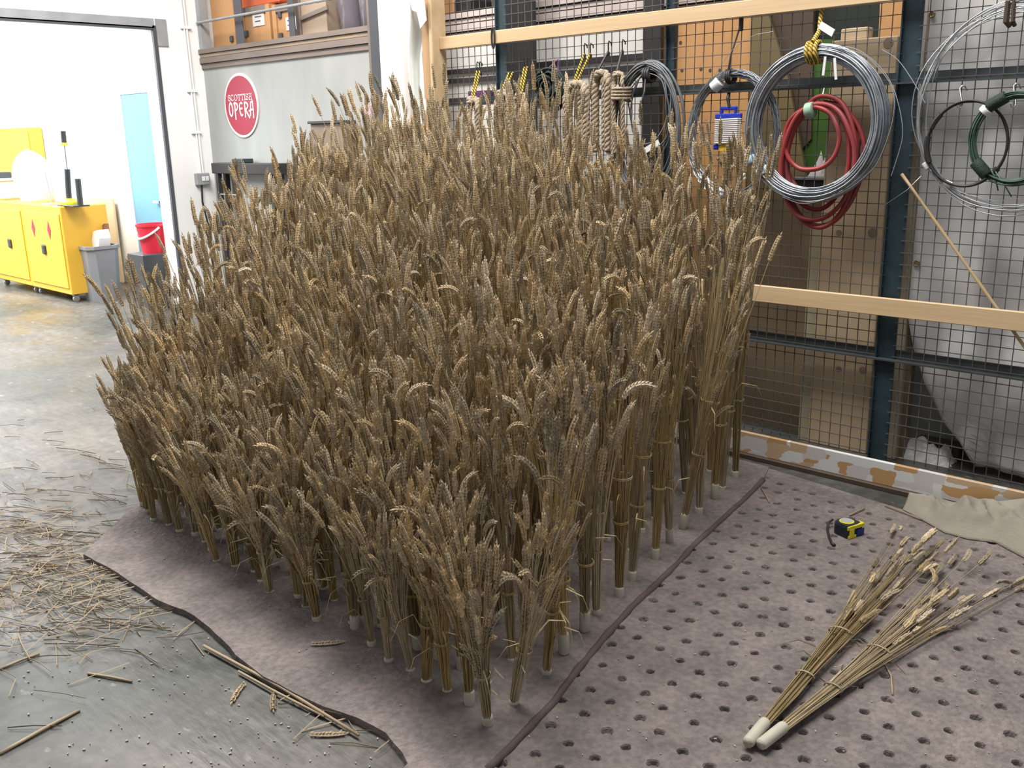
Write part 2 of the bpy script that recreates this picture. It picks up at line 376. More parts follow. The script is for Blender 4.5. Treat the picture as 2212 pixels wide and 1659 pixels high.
# side room beyond the doorway
struct(MB().box(-16, XD-0.24, 4.62, 4.8, 0, 3.5).build('wall_side_room', MT['white_wall']))
struct(MB().box(-16.2, -16, -3, 4.8, 0, 3.5).build('wall_far', MT['white_wall']))
struct(MB().box(-16.2, XD-0.24, -3.2, -3, 0, 3.5).build('wall_near', MT['white_wall']))
struct(MB().box(-16.2, XD-0.24, -3.2, 4.8, 3.5, 3.6).build('ceiling', MT['white_wall']))
d1 = wy(262, 205, 4.60); d2 = wy(322, 200, 4.60)
door = struct(MB().box(d1.x, d2.x+0.22, 4.595, 4.615, 0, 1.94).build('door_1', MT['blue_door']))
struct(MB().box(d1.x-0.09, d1.x, 4.585, 4.62, 0, 2.03).box(d1.x, d2.x+0.3, 4.585, 4.62, 1.94, 2.03).build('trim_5', MT['white_wall']))
hp = wy(341, 436, 4.58)
MB().bar((hp.x-0.05, 4.56, hp.z), (hp.x+0.06, 4.56, hp.z), 0.02, 0.02).bar((hp.x+0.05, 4.56, hp.z), (hp.x+0.05, 4.60, hp.z), 0.02, 0.02).build('door_handle', MT['white_plastic'], door)

# long wall with the sign, its ledge strips and the open store above
struct(MB().box(XD, 2.5, YW, YW+0.1, 0.0, 2.09).build('wall_back', MT['grey_wall']))
for i, (z0, z1, pr, m) in enumerate(((2.085, 2.125, 0.015, 'brown_trim'), (2.129, 2.175, 0.03, 'brown_trim'), (2.179, 2.205, 0.022, 'tan_strip'), (2.209, 2.245, 0.035, 'brown_trim'))):
    struct(MB().box(XD, -5.2, YW-pr, YW+0.1, z0, z1).build('trim_%d' % (6+i), MT[m]))
    struct(MB().box(-5.2, 2.5, YW-pr, YW+0.1, z0, z1-0.004).build('trim_%d' % (20+i), MT['pale_trim']))
struct(MB().box(XD, 2.5, YW+0.1, 6.2, 2.06, 2.20).build('floor_store', MT['brown_trim']))
struct(MB().box(XD, 2.5, 6.2, 6.3, 2.2, 4.6).build('wall_store', mat('dim_store_wall', (0.20, 0.15, 0.14), 0.8, var=0.3, scale=1.5)))
struct(MB().box(wy(801,106,YW-0.03).x, wy(806,106,YW-0.03).x+0.03, YW-0.05, YW+0.06, 0, 3.6).build('trim_10', MT['brown_trim']))
struct(MB().box(wy(808,106,YW-0.06).x, wy(822,106,YW-0.06).x+0.03, YW-0.09, YW+0.05, 0, 3.6).build('trim_11', MT['dark_trim']))
xl = wy(428, 105, YW-0.02).x
struct(MB().box(XD+0.005, xl+0.08, YW-0.02, YW+0.06, 2.245, 3.6).build('trim_12', MT['grey_trim']))
xw = wy(1093, 60, YW).x
struct(MB().box(xw, 2.5, YW-0.01, YW+0.1, 2.245, 3.6).build('wall_upper', mat('pinkish_grey_wall', (0.66, 0.58, 0.56), 0.6, var=0.1)))
struct(MB().box(-5.2, -2.9, YW-0.008, YW, 0, 2.08).build('wall_brightened', mat('pale_brightened_wall', (0.72, 0.70, 0.67), 0.6, var=0.06)))  # added over wall_back: pale tone, raised to offset shade behind the fence
# thin store rail and its posts
tag(MB().tube([(XD+0.02, YW-0.03, 2.463), (wy(800, -20, YW-0.03).x, YW-0.03, 2.463)], 0.011, 8).build('guard_rail', MT['grey_trim']), 'thin grey pipe rail in front of the stored crates', 'rail')
for px0, px1, lab in ((508, 524, 'thick dark steel upright left of the labelled crates'), (624, 636, 'slim dark steel upright right of the labelled crates')):
    a, b = wy(px0, 60, YW+0.02), wy(px1, 60, YW+0.02)
    tag(MB().rbox(a.x, b.x, YW+0.02, YW+0.035, 2.245, 3.6, 0.004).build('store_post', MT['dark_trim']), lab, 'post', 'uprights along the store ledge')
# crates on the store ledge
def crate(px0, px1, Y, depth, m, lab, zt, note=None, latches=(), frame=True):
    a, b = wy(px0, 70, Y), wy(px1, 70, Y); a.x = max(a.x, XD+0.015)
    t = thing('wooden_crate', lab, 'crate', ((a.x+b.x)/2, Y+depth/2, 2.20), 'wooden crates on the store ledge')
    MB().box(a.x, b.x, Y, Y+depth, 2.205, zt).build('body', MT[m], t)
    if frame:
        for x0, x1 in ((a.x, a.x+0.05), (b.x-0.05, b.x)):
            MB().rbox(x0, x1, Y-0.018, Y, 2.205, zt, 0.004).build('corner_batten', MT[m], t)
        MB().rbox(a.x+0.05, b.x-0.05, Y-0.018, Y, zt-0.06, zt, 0.004).build('top_batten', MT['brown_trim'], t)
    if note:
        p, q = wy(note[0], note[1], Y-0.004), wy(note[2], note[3], Y-0.004)
        n = MB().box(p.x, q.x, Y-0.006, Y-0.002, q.z, p.z).build('paper_note', MT['paper'], t, label='white paper note')
        k = MB()
        for i in range(2):
            zz = (p.z+q.z)/2 + 0.02 - i*0.035
            k.box((p.x+q.x)/2-0.05, (p.x+q.x)/2+0.05-0.02*i, Y-0.008, Y-0.006, zz, zz+0.008)
        k.build('print', MT['ink'], n)
    for (lx, ly) in latches:
        c = wy(lx, ly, Y-0.01)
        MB().rbox(c.x-0.02, c.x+0.02, Y-0.02, Y, c.z-0.025, c.z+0.025, 0.005).build('latch', MT['dark_trim'], t)
crate(433, 508, YW+0.12, 0.6, 'crate', 'plain orange wooden crate beside the white pier', 3.1, frame=False, latches=((500, 84),))
crate(524, 588, YW+0.16, 0.6, 'crate', 'orange crate with large white paper note, between two dark uprights', 2.55, (545, 31, 572, 54), ((529, 24), (532, 73)))
crate(594, 640, YW+0.16, 0.6, 'crate', 'orange crate with small note behind the slim dark upright', 2.53, (617, 38, 642, 63), ((604, 32), (607, 78)))
crate(641, 708, YW+0.10, 0.6, 'crate_pale', 'pale plywood crate with a slanted batten on its side', 3.0, frame=False)
a, b = wy(650, 40, YW+0.085), wy(707, 16, YW+0.085)
pc = bpy.data.objects['wooden_crate.003']
MB().bar((a.x, YW+0.09, a.z), (b.x, YW+0.09, b.z), 0.02, 0.03).build('slanted_batten', MT['brown_trim'], pc)
MB().rbox(wy(641,60,YW+0.085).x, wy(650,60,YW+0.085).x, YW+0.08, YW+0.1, 2.205, 3.0, 0.003).build('corner_batten', MT['brown_trim'], pc)
a, b = wy(524, 2, YW+0.3), wy(622, -30, YW+0.3)
o = MB().rbox(a.x, b.x, YW+0.2, YW+0.7, 2.556, 2.72, 0.01).build('storage_box', MT['orange_cloth']); tag(o, 'orange-red box lying on top of the labelled crates', 'box')
for px0, px1, zt, lab in ((716, 752, 2.75, 'smoky plastic-wrapped bundle standing beside the pale crate'), (760, 796, 2.9, 'dark plastic-wrapped bundle at the right end of the store ledge')):
    a, b = wy(px0, 40, YW+0.14), wy(px1, 40, YW+0.14)
    m = MB(); n = 10
    prof = [(0.0, 0)]
    vs = []
    for i in range(9):
        z = 2.205 + (zt-2.205)*i/8
        for k in range(n):
            an = 2*math.pi*k/n; rr = 1 + 0.12*math.sin(5*an+i*1.3) + R.uniform(-0.05, 0.05)
            vs.append(((a.x+b.x)/2 + (b.x-a.x)/2*math.cos(an)*rr, YW+0.3+0.14*math.sin(an)*rr, z))
    fs = [(i*n+k, i*n+(k+1) % n, (i+1)*n+(k+1) % n, (i+1)*n+k) for i in range(8) for k in range(n)] + [tuple(range(8*n, 9*n))]
    m.add(vs, fs); tag(m.build('wrapped_bundle', MT['glassish'], smooth=True), lab, 'bundle', 'plastic wrapped bundles on the ledge')
# the stored bits seen above the ledge behind the fence
for i, (px, col, hh, lab) in enumerate(((978, 'orange_cloth', 0.10, 'orange tool case on the store ledge behind the fence'), (1008, 'crate', 0.14, 'small orange box on the ledge, middle of three'), (1040, 'black', 0.09, 'dark tool bag on the ledge beside the teal post'))):
    c = wy(px, 30, YW+0.2)
    t = thing('store_box', lab, 'box', (c.x, YW+0.2, 2.245), 'small boxes on the ledge behind the fence')
    MB().rbox(c.x-0.08, c.x+0.07, YW+0.02, YW+0.25, 2.245, 2.245+hh, 0.015).build('body', MT[col], t)
    MB().tube([(c.x-0.03, YW+0.12, 2.245+hh), (c.x-0.03, YW+0.12, 2.245+hh+0.03), (c.x+0.03, YW+0.12, 2.245+hh+0.03), (c.x+0.03, YW+0.12, 2.245+hh)], 0.006, 6).build('handle', MT['black'], t)

# sign ------------------------------------------------------------
sc_ = wy(523, 228, YW); SR = 0.25
sg = thing('round_sign', 'round crimson sign with pale rim and white lettering on the grey wall', 'sign', (sc_.x, YW, sc_.z-SR-0.01))
MB().lathe([(SR+0.012, 0), (SR+0.012, 0.010)], 64, (sc_.x, YW, sc_.z), (0, -1, 0)).build('rim', MT['sign_pale'], sg)
MB().lathe([(SR-0.010, 0.0), (SR-0.010, 0.013)], 64, (sc_.x, YW, sc_.z), (0, -1, 0)).build('disc', MT['sign_red'], sg)
def letters(strokes, x0, x1, y0, h, th, name):
    tot = sum(wd for wd, _ in strokes) + 0.22*(len(strokes)-1)
    k = (x1-x0)/tot; x = x0; m = MB(); nb = 0
    for wd, ss in strokes:
        for pl in ss:
            P = [Vector((sc_.x + SR*(x + p[0]*wd*k), YW-0.0145, sc_.z + SR*(y0 + p[1]*h))) for p in pl]
            for i in range(len(P)-1):
                nb += 1; d = (P[i+1]-P[i]).normalized()*th*SR*0.3; oy = Vector((0, -0.00012*(nb % 9), 0))
                m.bar(P[i]-d+oy, P[i+1]+d+oy, 0.003, th*SR, up=(P[i+1]-P[i]).cross(Vector((0, 1, 0))))
        x += (wd+0.22)*k
    return m.build(name, MT['sign_text'], sg)
def arc(cx, cy, rx, ry, a0, a1, n=10): return [(cx+rx*math.cos(math.radians(a0+(a1-a0)*i/n)), cy+ry*math.sin(math.radians(a0+(a1-a0)*i/n))) for i in range(n+1)]
S_ = (0.75, [arc(.5, .74, .42, .25, 30, 270, 8)[:-1] + arc(.5, .26, .45, .25, 90, -150, 8), [(.9, .95), (.88, .75)], [(.08, .05), (.1, .28)]])
C_ = (0.9, [arc(.52, .5, .48, .5, 50, 310, 12), [(.84, .95), (.86, .72)]])
O_ = (1.0, [arc(.5, .5, .47, .5, 0, 360, 16)])
T_ = (0.85, [[(.5, 0), (.5, 1)], [(.03, .98), (.97, .98)], [(.03, .98), (.03, .8)], [(.97, .98), (.97, .8)], [(.3, 0), (.7, 0)]])
I_ = (0.3, [[(.5, 0), (.5, 1)], [(0, 0), (1, 0)], [(0, 1), (1, 1)]])
H_ = (0.95, [[(.18, 0), (.18, 1)], [(.82, 0), (.82, 1)], [(.18, .5), (.82, .5)], [(0, 0), (.36, 0)], [(0, 1), (.36, 1)], [(.64, 0), (1, 0)], [(.64, 1), (1, 1)]])
letters([S_, C_, O_, T_, T_, I_, S_, H_], -0.74, 0.74, 0.17, 0.19, 0.024, 'lettering')
bO = (0.62, [arc(.5, .5, .45, .5, 60, 420, 16), [(.72, .93), (.45, 1.08)]])
bP = (0.62, [[(.22, 1.02), (.2, .4), (.24, -.28)], arc(.22, .72, .72, .3, 95, -95, 10), [(.0, .95), (.25, 1.03)]])
bE = (0.55, [arc(.62, .5, .52, .5, 55, 300, 12), [(.2, .53), (.82, .56)]])
bR = (0.68, [[(.2, 1.0), (.2, .4), (.16, -.12)], arc(.2, .74, .7, .27, 95, -85, 10), [(.25, .48), (.6, .2), (1.15, -.2)]])
bA = (0.62, [[(.05, -.02), (.35, .98), (.85, 1.06)], [(.8, 1.06), (.84, .4), (.8, -.2)], [(-.2, .34), (.9, .46)]])
letters([bO, bP, bE, bR, bA], -0.74, 0.80, -0.33, 0.42, 0.060, 'lettering')

# ------------------------------------------------------------------ white pier fittings
m = MB()
c0, c1 = wx(405, 70, XD+0.012), wx(440, 375, XD+0.012)
cy = c1.y-0.03
con = thing('conduit', 'thin white conduit pipe running down the white pier', 'conduit', (XD+0.012, cy, 1.2))
MB().tube([(XD+0.014, cy-0.03, 3.6), (XD+0.014, cy, 1.2)], 0.008, 8).tube([(XD+0.014, cy-0.005, 3.6), (XD+0.014, cy+0.025, 1.2)], 0.008, 8).build('pipe', MT['white_wall'], con)
for i, z in enumerate((2.42, 1.9, 1.55)):
    MB().rbox(XD, XD+0.024, cy-0.045, cy+0.045, z-0.012, z+0.012, 0.003).build('clip', MT['white_plastic'], con)
sp = wx(440, 386, XD+0.03)
so = thing('wall_socket', 'grey metal double socket box on the white pier', 'socket', (XD, sp.y, sp.z-0.06))
MB().rbox(XD, XD+0.045, sp.y-0.075, sp.y+0.055, sp.z-0.055, sp.z+0.05, 0.006).build('box', MT['grey_trim'], so)
MB().rbox(XD+0.045, XD+0.05, sp.y-0.025, sp.y+0.005, sp.z-0.02, sp.z+0.02, 0.002).build('socket_face', MT['white_plastic'], so)
MB().rbox(XD+0.045, XD+0.05, sp.y+0.012, sp.y+0.042, sp.z-0.02, sp.z+0.02, 0.002).build('socket_face', MT['white_plastic'], so)
MB().tube([(XD+0.02, sp.y-0.02, sp.z-0.055), (XD+0.02, sp.y-0.03, sp.z-0.2), (XD+0.025, sp.y+0.0, sp.z-0.4), (XD+0.03, sp.y+0.01, 0.02)], 0.009, 6).build('cable', MT['black'], so)

# ------------------------------------------------------------------ side room things
def cabinet(x0, x1, y0, y1, z0, z1, lab, diamonds=(), hxy=None, skirt=0.0):
    t = thing('steel_cabinet', lab, 'cabinet', ((x0+x1)/2, (y0+y1)/2, 0), 'yellow steel cabinets in the side room')
    MB().rbox(x0, x1, y0, y1, z0, z1, 0.008).build('body', MT['yellow'], t)
    d = MB().rbox(x0+0.03, x1-0.03, y0-0.012, y0, z0+0.06, z1-0.07, 0.004).build('door', MT['yellow'], t)
    if hxy:
        hx, hz = hxy
        MB().rbox(hx-0.035, hx+0.035, y0-0.035, y0-0.012, hz-0.05, hz+0.05, 0.012).build('handle', MT['black_box'], d)
    for dx, dz in diamonds:
        MB().wall_poly([(dx-0.042, dz), (dx, dz-0.09), (dx+0.042, dz), (dx, dz+0.09)], y0-0.0145, y0-0.012).build('hazard_diamond', MT['sign_red'], d, label='red diamond sticker')
    for cx in (x0+0.06, x1-0.06):
        for cyy in (y0+0.06, y1-0.06):
            c = MB().lathe([(0.03, -0.012), (0.03, 0.012)], 14, (cx, cyy, 0.03), (1, 0, 0)).build('castor', MT['steel'], t)
            MB().box(cx-0.022, cx-0.014, cyy-0.02, cyy+0.02, 0.02, z0).box(cx+0.014, cx+0.022, cyy-0.02, cyy+0.02, 0.02, z0).box(cx-0.022, cx+0.022, cyy-0.03, cyy+0.03, z0-0.012, z0).build('fork', MT['steel'], c)
    return t
Yc = 3.66
dm = [(wy(75, 492, Yc).x, wy(75, 492, Yc).z), (wy(109, 497, Yc).x, wy(109, 497, Yc).z)]
hh = wy(100, 538, Yc); hl = wy(26, 525, Yc)
cabinet(-10.18, -9.24, Yc, 4.10, 0.075, 0.91, 'yellow steel cabinet with two red diamond stickers on its door', dm, (hh.x, hh.z))
cabinet(-11.14, -10.19, Yc, 4.10, 0.075, 0.91, 'yellow steel cabinet without stickers at the picture edge', (), (hl.x, hl.z))
tp = wy(62, 275, 4.47)
tc_ = thing('tall_cabinet', 'tall yellow steel cabinet behind the white sack', 'cabinet', (tp.x-0.55, 4.54, 0))
MB().rbox(tp.x-1.1, tp.x, 4.47, 4.615, 0.0, tp.z, 0.01).build('body', MT['yellow'], tc_)
MB().rbox(tp.x-1.07, tp.x-0.03, 4.455, 4.47, 0.06, tp.z-0.04, 0.004).build('door', MT['yellow'], tc_)
bw0, bw1 = wy(192, 430, 4.56), wy(242, 430, 4.56)
tag(MB().rbox(bw0.x-0.3, bw1.x, 4.56, 4.585, 0, 0.90, 0.004).build('leaning_board', MT['white_reel']), 'beige board standing behind the yellow cabinets', 'board')
# white sack
def blob(c, rx, ry, h, n=20, m=12, seed=3, pinch=1.0):
    vs = []; rr = random.Random(seed)
    for i in range(m+1):
        t = i/m
        prof = max(0.04, (0.86+0.5*t)*(1-t**(2.6-pinch))**0.6); sh = -0.30*rx*t*t*pinch
        for k in range(n):
            an = 2*math.pi*k/n
            q = 1 + 0.26*noise.noise(Vector((math.cos(an)*1.7+seed, math.sin(an)*1.7, t*2.6)))
            vs.append((c[0]+sh+rx*prof*q*math.cos(an), c[1]+ry*prof*q*math.sin(an), c[2]+h*t))
    fs = [(i*n+k, i*n+(k+1) % n, (i+1)*n+(k+1) % n, (i+1)*n+k) for i in range(m) for k in range(n)]
    fs += [tuple(reversed(range(n))), tuple(range(m*n, (m+1)*n))]
    return MB().add(vs, fs)
s1 = wy(80, 425, 3.9); s2 = wy(150, 430, 3.95)
ztop = 0.91
tag(blob((s1.x, 3.9, ztop), 0.40, 0.16, 0.52, seed=3, pinch=0.75).build('plastic_sack', MT['sack'], smooth=True), 'big white plastic sack lying on the yellow cabinets', 'sack')
tag(blob((s2.x-0.1, 3.98, ztop), 0.22, 0.10, 0.46, seed=9, pinch=0.8).build('plastic_sack', MT['sack'], smooth=True), 'smaller white plastic bag beside the black hand pump', 'sack')
c = wy(12, 405, 3.85)
tb = thing('plastic_tub', 'cloudy clear plastic tub at the left picture edge', 'tub', (c.x, 3.85, ztop))
MB().rbox(c.x-0.28, c.x+0.12, 3.72, 4.0, ztop, ztop+0.20, 0.02).build('body', MT['clear'], tb)
MB().rbox(c.x-0.30, c.x+0.14, 3.70, 4.02, ztop+0.20, ztop+0.225, 0.008).build('lid', MT['white_plastic'], tb)
MB().rbox(c.x-0.1, c.x+0.1, 3.76, 3.9, ztop+0.225, ztop+0.29, 0.01).build('contents', MT['black_box'], tb)
# hand pump
pz = wy(150, 437, 3.78)
hpmp = thing('hand_pump', 'black hand pump with grip handle and yellow base on the cabinet', 'pump', (pz.x, 3.78, ztop))
MB().rbox(pz.x-0.10, pz.x+0.26, 3.70, 3.86, ztop, ztop+0.014, 0.005).build('base_plate', MT['black_box'], hpmp)
MB().lathe([(0.085, 0), (0.085, 0.02), (0.06, 0.045), (0.03, 0.055)], 20, (pz.x, 3.78, ztop+0.014)).build('yellow_foot', MT['tape_yellow'], hpmp)
q1 = wy(145, 365, 3.78); q2 = wy(139, 312, 3.78); q3 = wy(136, 283, 3.78)
MB().tube([(pz.x, 3.78, ztop+0.06), (q1.x, 3.78, q1.z)], 0.026, 12).build('barrel', MT['black_box'], hpmp)
MB().tube([(q1.x, 3.78, q1.z), (q2.x, 3.78, q2.z)], 0.008, 8).build('rod', MT['steel'], hpmp)
MB().lathe([(0.035, 0), (0.03, 0.025)], 14, (q2.x, 3.78, q2.z-0.01)).build('collar', MT['tape_yellow'], hpmp)
MB().tube([(q2.x, 3.78, q2.z+0.015), (q3.x, 3.78, q3.z)], 0.024, 10).build('grip', MT['black_box'], hpmp)
q4 = wy(173, 437, 3.78); q5 = wy(168, 386, 3.78)
MB().tube([(q4.x, 3.78, ztop+0.014), (q5.x, 3.78, q5.z)], 0.026, 12).build('side_grip', MT['black_box'], hpmp)
c = wy(110, 437, 3.74); c2 = wy(97, 370, 3.74)
ws = thing('wire_stand', 'thin wire stand with a hooked top in front of the sack', 'stand', (c.x, 3.74, ztop))
MB().rbox(c.x-0.16, c.x+0.06, 3.69, 3.79, ztop, ztop+0.01, 0.003).build('base', MT['steel'], ws)
MB().tube([(c2.x+0.06, 3.74, ztop+0.01), (c2.x, 3.74, c2.z), (c2.x-0.02, 3.74, c2.z+0.02), (c2.x-0.07, 3.74, c2.z+0.015)], 0.005, 6).build('hooked_wire', MT['grey_trim'], ws)

# grey bin with card
bc = gz(215, 655)
by = 3.95; bx = wy(218, 600, by).x
bn = thing('waste_bin', 'grey tapered plastic bin beside the yellow cabinet', 'bin', (bx, by, 0))
def frustum(x, y, z0, z1, a0, b0, a1, b1, wall=0.012):
    m = MB()
    def ring(a, b, z):
        ch = 0.06; return [(x-a+ch, y-b, z), (x+a-ch, y-b, z), (x+a, y-b+ch, z), (x+a, y+b-ch, z), (x+a-ch, y+b, z), (x-a+ch, y+b, z), (x-a, y+b-ch, z), (x-a, y-b+ch, z)]
    V = ring(a0, b0, z0) + ring(a1, b1, z1-0.03) + ring(a1+0.012, b1+0.012, z1-0.03) + ring(a1+0.012, b1+0.012, z1) + ring(a1-wall, b1-wall, z1) + ring(a0-wall, b0-wall, z0+wall)
    F = [tuple(reversed(range(8)))]
    for i in range(5):
        for k in range(8): F.append((i*8+k, i*8+(k+1) % 8, (i+1)*8+(k+1) % 8, (i+1)*8+k))
    F.append(tuple(range(40, 48)))
    return m.add(V, F)
frustum(bx, by, 0, 0.53, 0.15, 0.13, 0.175, 0.155).build('body', MT['bin'], bn)
cc = thing('card_box', 'torn white box with brown inside sticking out of the bin', 'box', (bx+0.02, by, 0.45))
p = [wy(196, 543, by), wy(245, 522, by), wy(252, 545, by), wy(232, 515, by), wy(201, 505, by), wy(208, 530, by)]
MB().wall_poly([(bx-0.10, 0.44), (bx+0.08, 0.42), (bx+0.15, 0.60), (bx+0.13, 0.68), (bx+0.03, 0.66)], by-0.03, by+0.08).build('white_flap', MT['white_plastic'], cc)
MB().wall_poly([(bx-0.13, 0.64), (bx-0.09, 0.50), (bx+0.10, 0.62), (bx+0.10, 0.73), (bx+0.02, 0.725)], by+0.085, by+0.10).build('brown_panel', MT['card_brown'], cc)
# black plinth with red bucket
b0, b1 = wy(287, 552, 4.20), wy(352, 552, 4.20)
zt = wy(300, 560, 4.0).z
px0, px1 = gz(297, 686).x, -8.21
tag(MB().rbox(-8.53, -8.22, 3.92, 4.32, 0, 0.50, 0.006).build('plinth_box', MT['black_box']), 'charcoal plinth box under the red bucket in the doorway', 'box')
bu = thing('bucket', 'red plastic bucket with white handle on the charcoal plinth', 'bucket', (-8.36, 4.11, 0.50))
MB().lathe([(0.11, 0), (0.14, 0.235), (0.147, 0.24), (0.147, 0.26), (0.136, 0.26), (0.106, 0.012)], 28, (-8.36, 4.11, 0.50)).build('body', MT['red'], bu, smooth=False)
MB().tube([(-8.36+0.145*math.cos(a), 4.11-0.15*abs(math.sin(a))*0.9-0.01, 0.735-0.10*math.sin(a)) for a in [math.pi*i/14 for i in range(15)]], 0.010, 8).build('handle', MT['white_plastic'], bu)

# dark low furniture by the long wall and small things seen over the wheat
a, b = wy(455, 352, 4.40), wy(592, 352, 4.40)
bt = thing('work_bench', 'black low bench against the grey wall behind the wheat', 'bench', ((a.x+b.x)/2, 4.35, 0))
MB().rbox(a.x, b.x, 4.40, 4.53, 1.20, a.z, 0.006).build('top', MT['black'], bt)
for x in (a.x+0.05, b.x-0.09):
    for y in (4.405, 4.48): MB().box(x, x+0.04, y, y+0.04, 0, 1.20).build('leg', MT['black'], bt)
MB().box(a.x+0.05, b.x-0.05, 4.41, 4.42, 1.02, 1.03).build('rail', MT['steel'], bt)
a2, b2 = wy(503, 352, 4.42), wy(525, 345, 4.42)
tag(MB().rbox(a2.x, b2.x, 4.41, 4.52, a.z, a.z+0.035, 0.005).build('tool_case', MT['teal']), 'small dark case on the black bench under the sign', 'case')
a, b = wy(686, 262, YW-0.05), wy(755, 257, YW-0.05)
cb = thing('wall_cupboard', 'small brown cupboard on the grey wall behind the wheat tops', 'cupboard', ((a.x+b.x)/2, YW-0.05, a.z-0.5))
MB().rbox(a.x, b.x, YW-0.12, YW-0.001, a.z-0.45, a.z-0.02, 0.004).build('body', MT['cabinet_brown'], cb)
MB().rbox(a.x-0.01, b.x+0.01, YW-0.14, YW-0.001, a.z-0.02, a.z, 0.003).build('lid', MT['black_box'], cb)
a, b = wy(786, 228, YW-0.01), wy(804, 255, YW-0.01)
tag(MB().rbox(a.x, b.x, YW-0.012, YW-0.001, b.z, a.z, 0.002).build('wall_notice', MT['pink']), 'pale pink paper notice at the right end of the grey wall', 'notice')

# ------------------------------------------------------------------ white column, hanging sheet, timber upright
ca, cb_ = wy(820, 60, 4.24), wy(893, 60, 4.24)
def column(x0, x1, y0, y1, z1, rr=0.12):
    P = []
    for cx, cyy, a0 in ((x1-rr, y0+rr, -90), (x1-rr, y1-rr, 0), (x0+0.02, y1-0.02, 90), (x0+0.02, y0+0.02, 180)):
        r_ = rr if cx > (x0+x1)/2 else 0.02
        for i in range(7):
            an = math.radians(a0+90*i/6); P.append((cx+r_*math.cos(an), cyy+r_*math.sin(an)))
    return MB().prism(P, 0, z1)
tag(column(ca.x, cb_.x, 4.22, 4.50, 3.6).build('pillar', MT['column'], smooth=False), 'cream painted pillar between the grey wall and the fence', 'pillar')
bl, br_ = wy(913, 60, 4.02), wy(962, 60, 4.095)
bm = thing('timber_upright', 'tall brown pine upright at the left end of the fence', 'post', ((bl.x+br_.x)/2, 4.06, 0))
x1_ = br_.x; x0_ = wy(950, 60, 4.0).x
MB().rbox(bl.x, x1_-0.03, 4.005, 4.10, 0, 3.6, 0.006).build('plank', MT['beam'], bm)
MB().rbox(x1_-0.03, x1_, 3.985, 4.10, 0, 3.6, 0.005).build('plank', MT['batten'], bm)
# hanging plastic sheet
def sheet():
    m = MB(); nu, nv = 14, 26; V = []
    L_ = [(883, -40), (872, 0), (880, 120), (888, 200), (898, 260), (905, 330)]
    R_ = [(917, -40), (916, 0), (921, 44), (912, 120), (919, 190), (922, 230), (915, 330)]
    def ev(T, y):
        for i in range(len(T)-1):
            if T[i][1] <= y <= T[i+1][1]:
                f = (y-T[i][1])/(T[i+1][1]-T[i][1]); return T[i][0]+(T[i+1][0]-T[i][0])*f
        return T[-1][0]
    for j in range(nv+1):
        y = -40 + 370*j/nv
        xl_, xr_ = ev(L_, y), ev(R_, y)
        for i in range(nu+1):
            u = i/nu; Y = 4.06 - 0.05*math.sin(u*5.5 + j*0.12) - 0.04*math.sin(u*3.1)
            p = wy(xl_+(xr_-xl_)*u, y, Y); V.append(p)
    n = nu+1
    F = [(j*n+i, j*n+i+1, (j+1)*n+i+1, (j+1)*n+i) for j in range(nv) for i in range(nu)]
    m.add(V, F); return m
hs = sheet().build('hanging_sheet', MT['sheet'], smooth=True)
md = hs.modifiers.new('thickness', 'SOLIDIFY'); md.thickness = 0.004
tag(hs, 'white plastic sheet hanging in folds beside the pine upright', 'sheet')
fl = MB()
fa = [wy(885, 0, 3.98), wy(890, 22, 3.97), wy(900, 26, 3.96), wy(921, 44, 3.95), wy(908, 62, 3.97), wy(915, -10, 3.96), wy(905, 24, 3.99)]
fl.add([fa[0], fa[1], fa[2], fa[3], fa[5], fa[4], fa[6]], [(0, 1, 2, 4), (2, 3, 4), (2, 5, 3), (2, 6, 5)])
fo = fl.build('folded_corner', MT['sheet'], hs)
md = fo.modifiers.new('thickness', 'SOLIDIFY'); md.thickness = 0.003

# ------------------------------------------------------------------ mesh fence
XR = 0.35
fx0 = x1_ - 0.01
fence = thing('mesh_fence', 'dark wire mesh fence with teal steel frame hung with coils and ropes', 'fence', ((fx0+XR)/2, YF, 0))
pxs = []
for a, b in ((1073, 1093), (1440, 1456)):
    pxs.append((wy(a, 100, YF).x, wy(b, 100, YF).x))
pxs.append((wy(1935, 300, YF).x-0.012, wy(1975, 300, YF).x-0.006))
edges = [fx0] + [v for pr_ in pxs for v in pr_] + [XR]
for i in range(0, len(edges)-1, 2):
    a, b = edges[i], edges[i+1]
    m = MB(); s_ = 0.0497; r_ = 0.00155
    n0 = int(math.ceil(a/s_)); x = n0*s_
    while x < b:
        m.bar((x, YF, 0.03), (x, YF, 2.9), 2*r_, 2*r_, up=(0, 1, 0)); x += s_
    z = 0.05
    while z < 2.88:
        m.bar((a-0.01, YF-0.0035, z), (b+0.01, YF-0.0035, z), 2*r_, 2*r_); z += s_*1.02
    o = m.build('mesh_panel', MT['wire_mesh'], fence)
for a, b in pxs:
    m = MB().box(a, b, YF+0.002, YF+0.010, 0, 2.9).box((a+b)/2-0.004, (a+b)/2+0.004, YF+0.01, YF+0.06, 0, 2.9)
    m.box(a, a+0.006, YF-0.012, YF+0.002, 0, 2.9)
    m.build('post', MT['teal'], fence)
for zc in (1.665, 0.50):
    MB().box(fx0, XR, YF+0.012, YF+0.018, zc-0.005, zc+0.035).box(fx0, XR, YF-0.03, YF+0.018, zc-0.012, zc-0.005).build('rail', MT['rail'], fence)
def batten(px, ya, yb, x0, x1, Y, lab, sag=0.0):
    za, zb = wy(px, ya, Y).z, wy(px, yb, Y).z
    m = MB().rbox(x0, x1, Y, Y+0.022, zb, za, 0.003)
    return tag(m.build('pine_batten', MT['batten']), lab, 'batten', 'pine battens fixed across the fence')
batten(1380, 28, 61, x1_+0.001, XR, YF-0.06, 'pale pine batten running across the top of the fence')
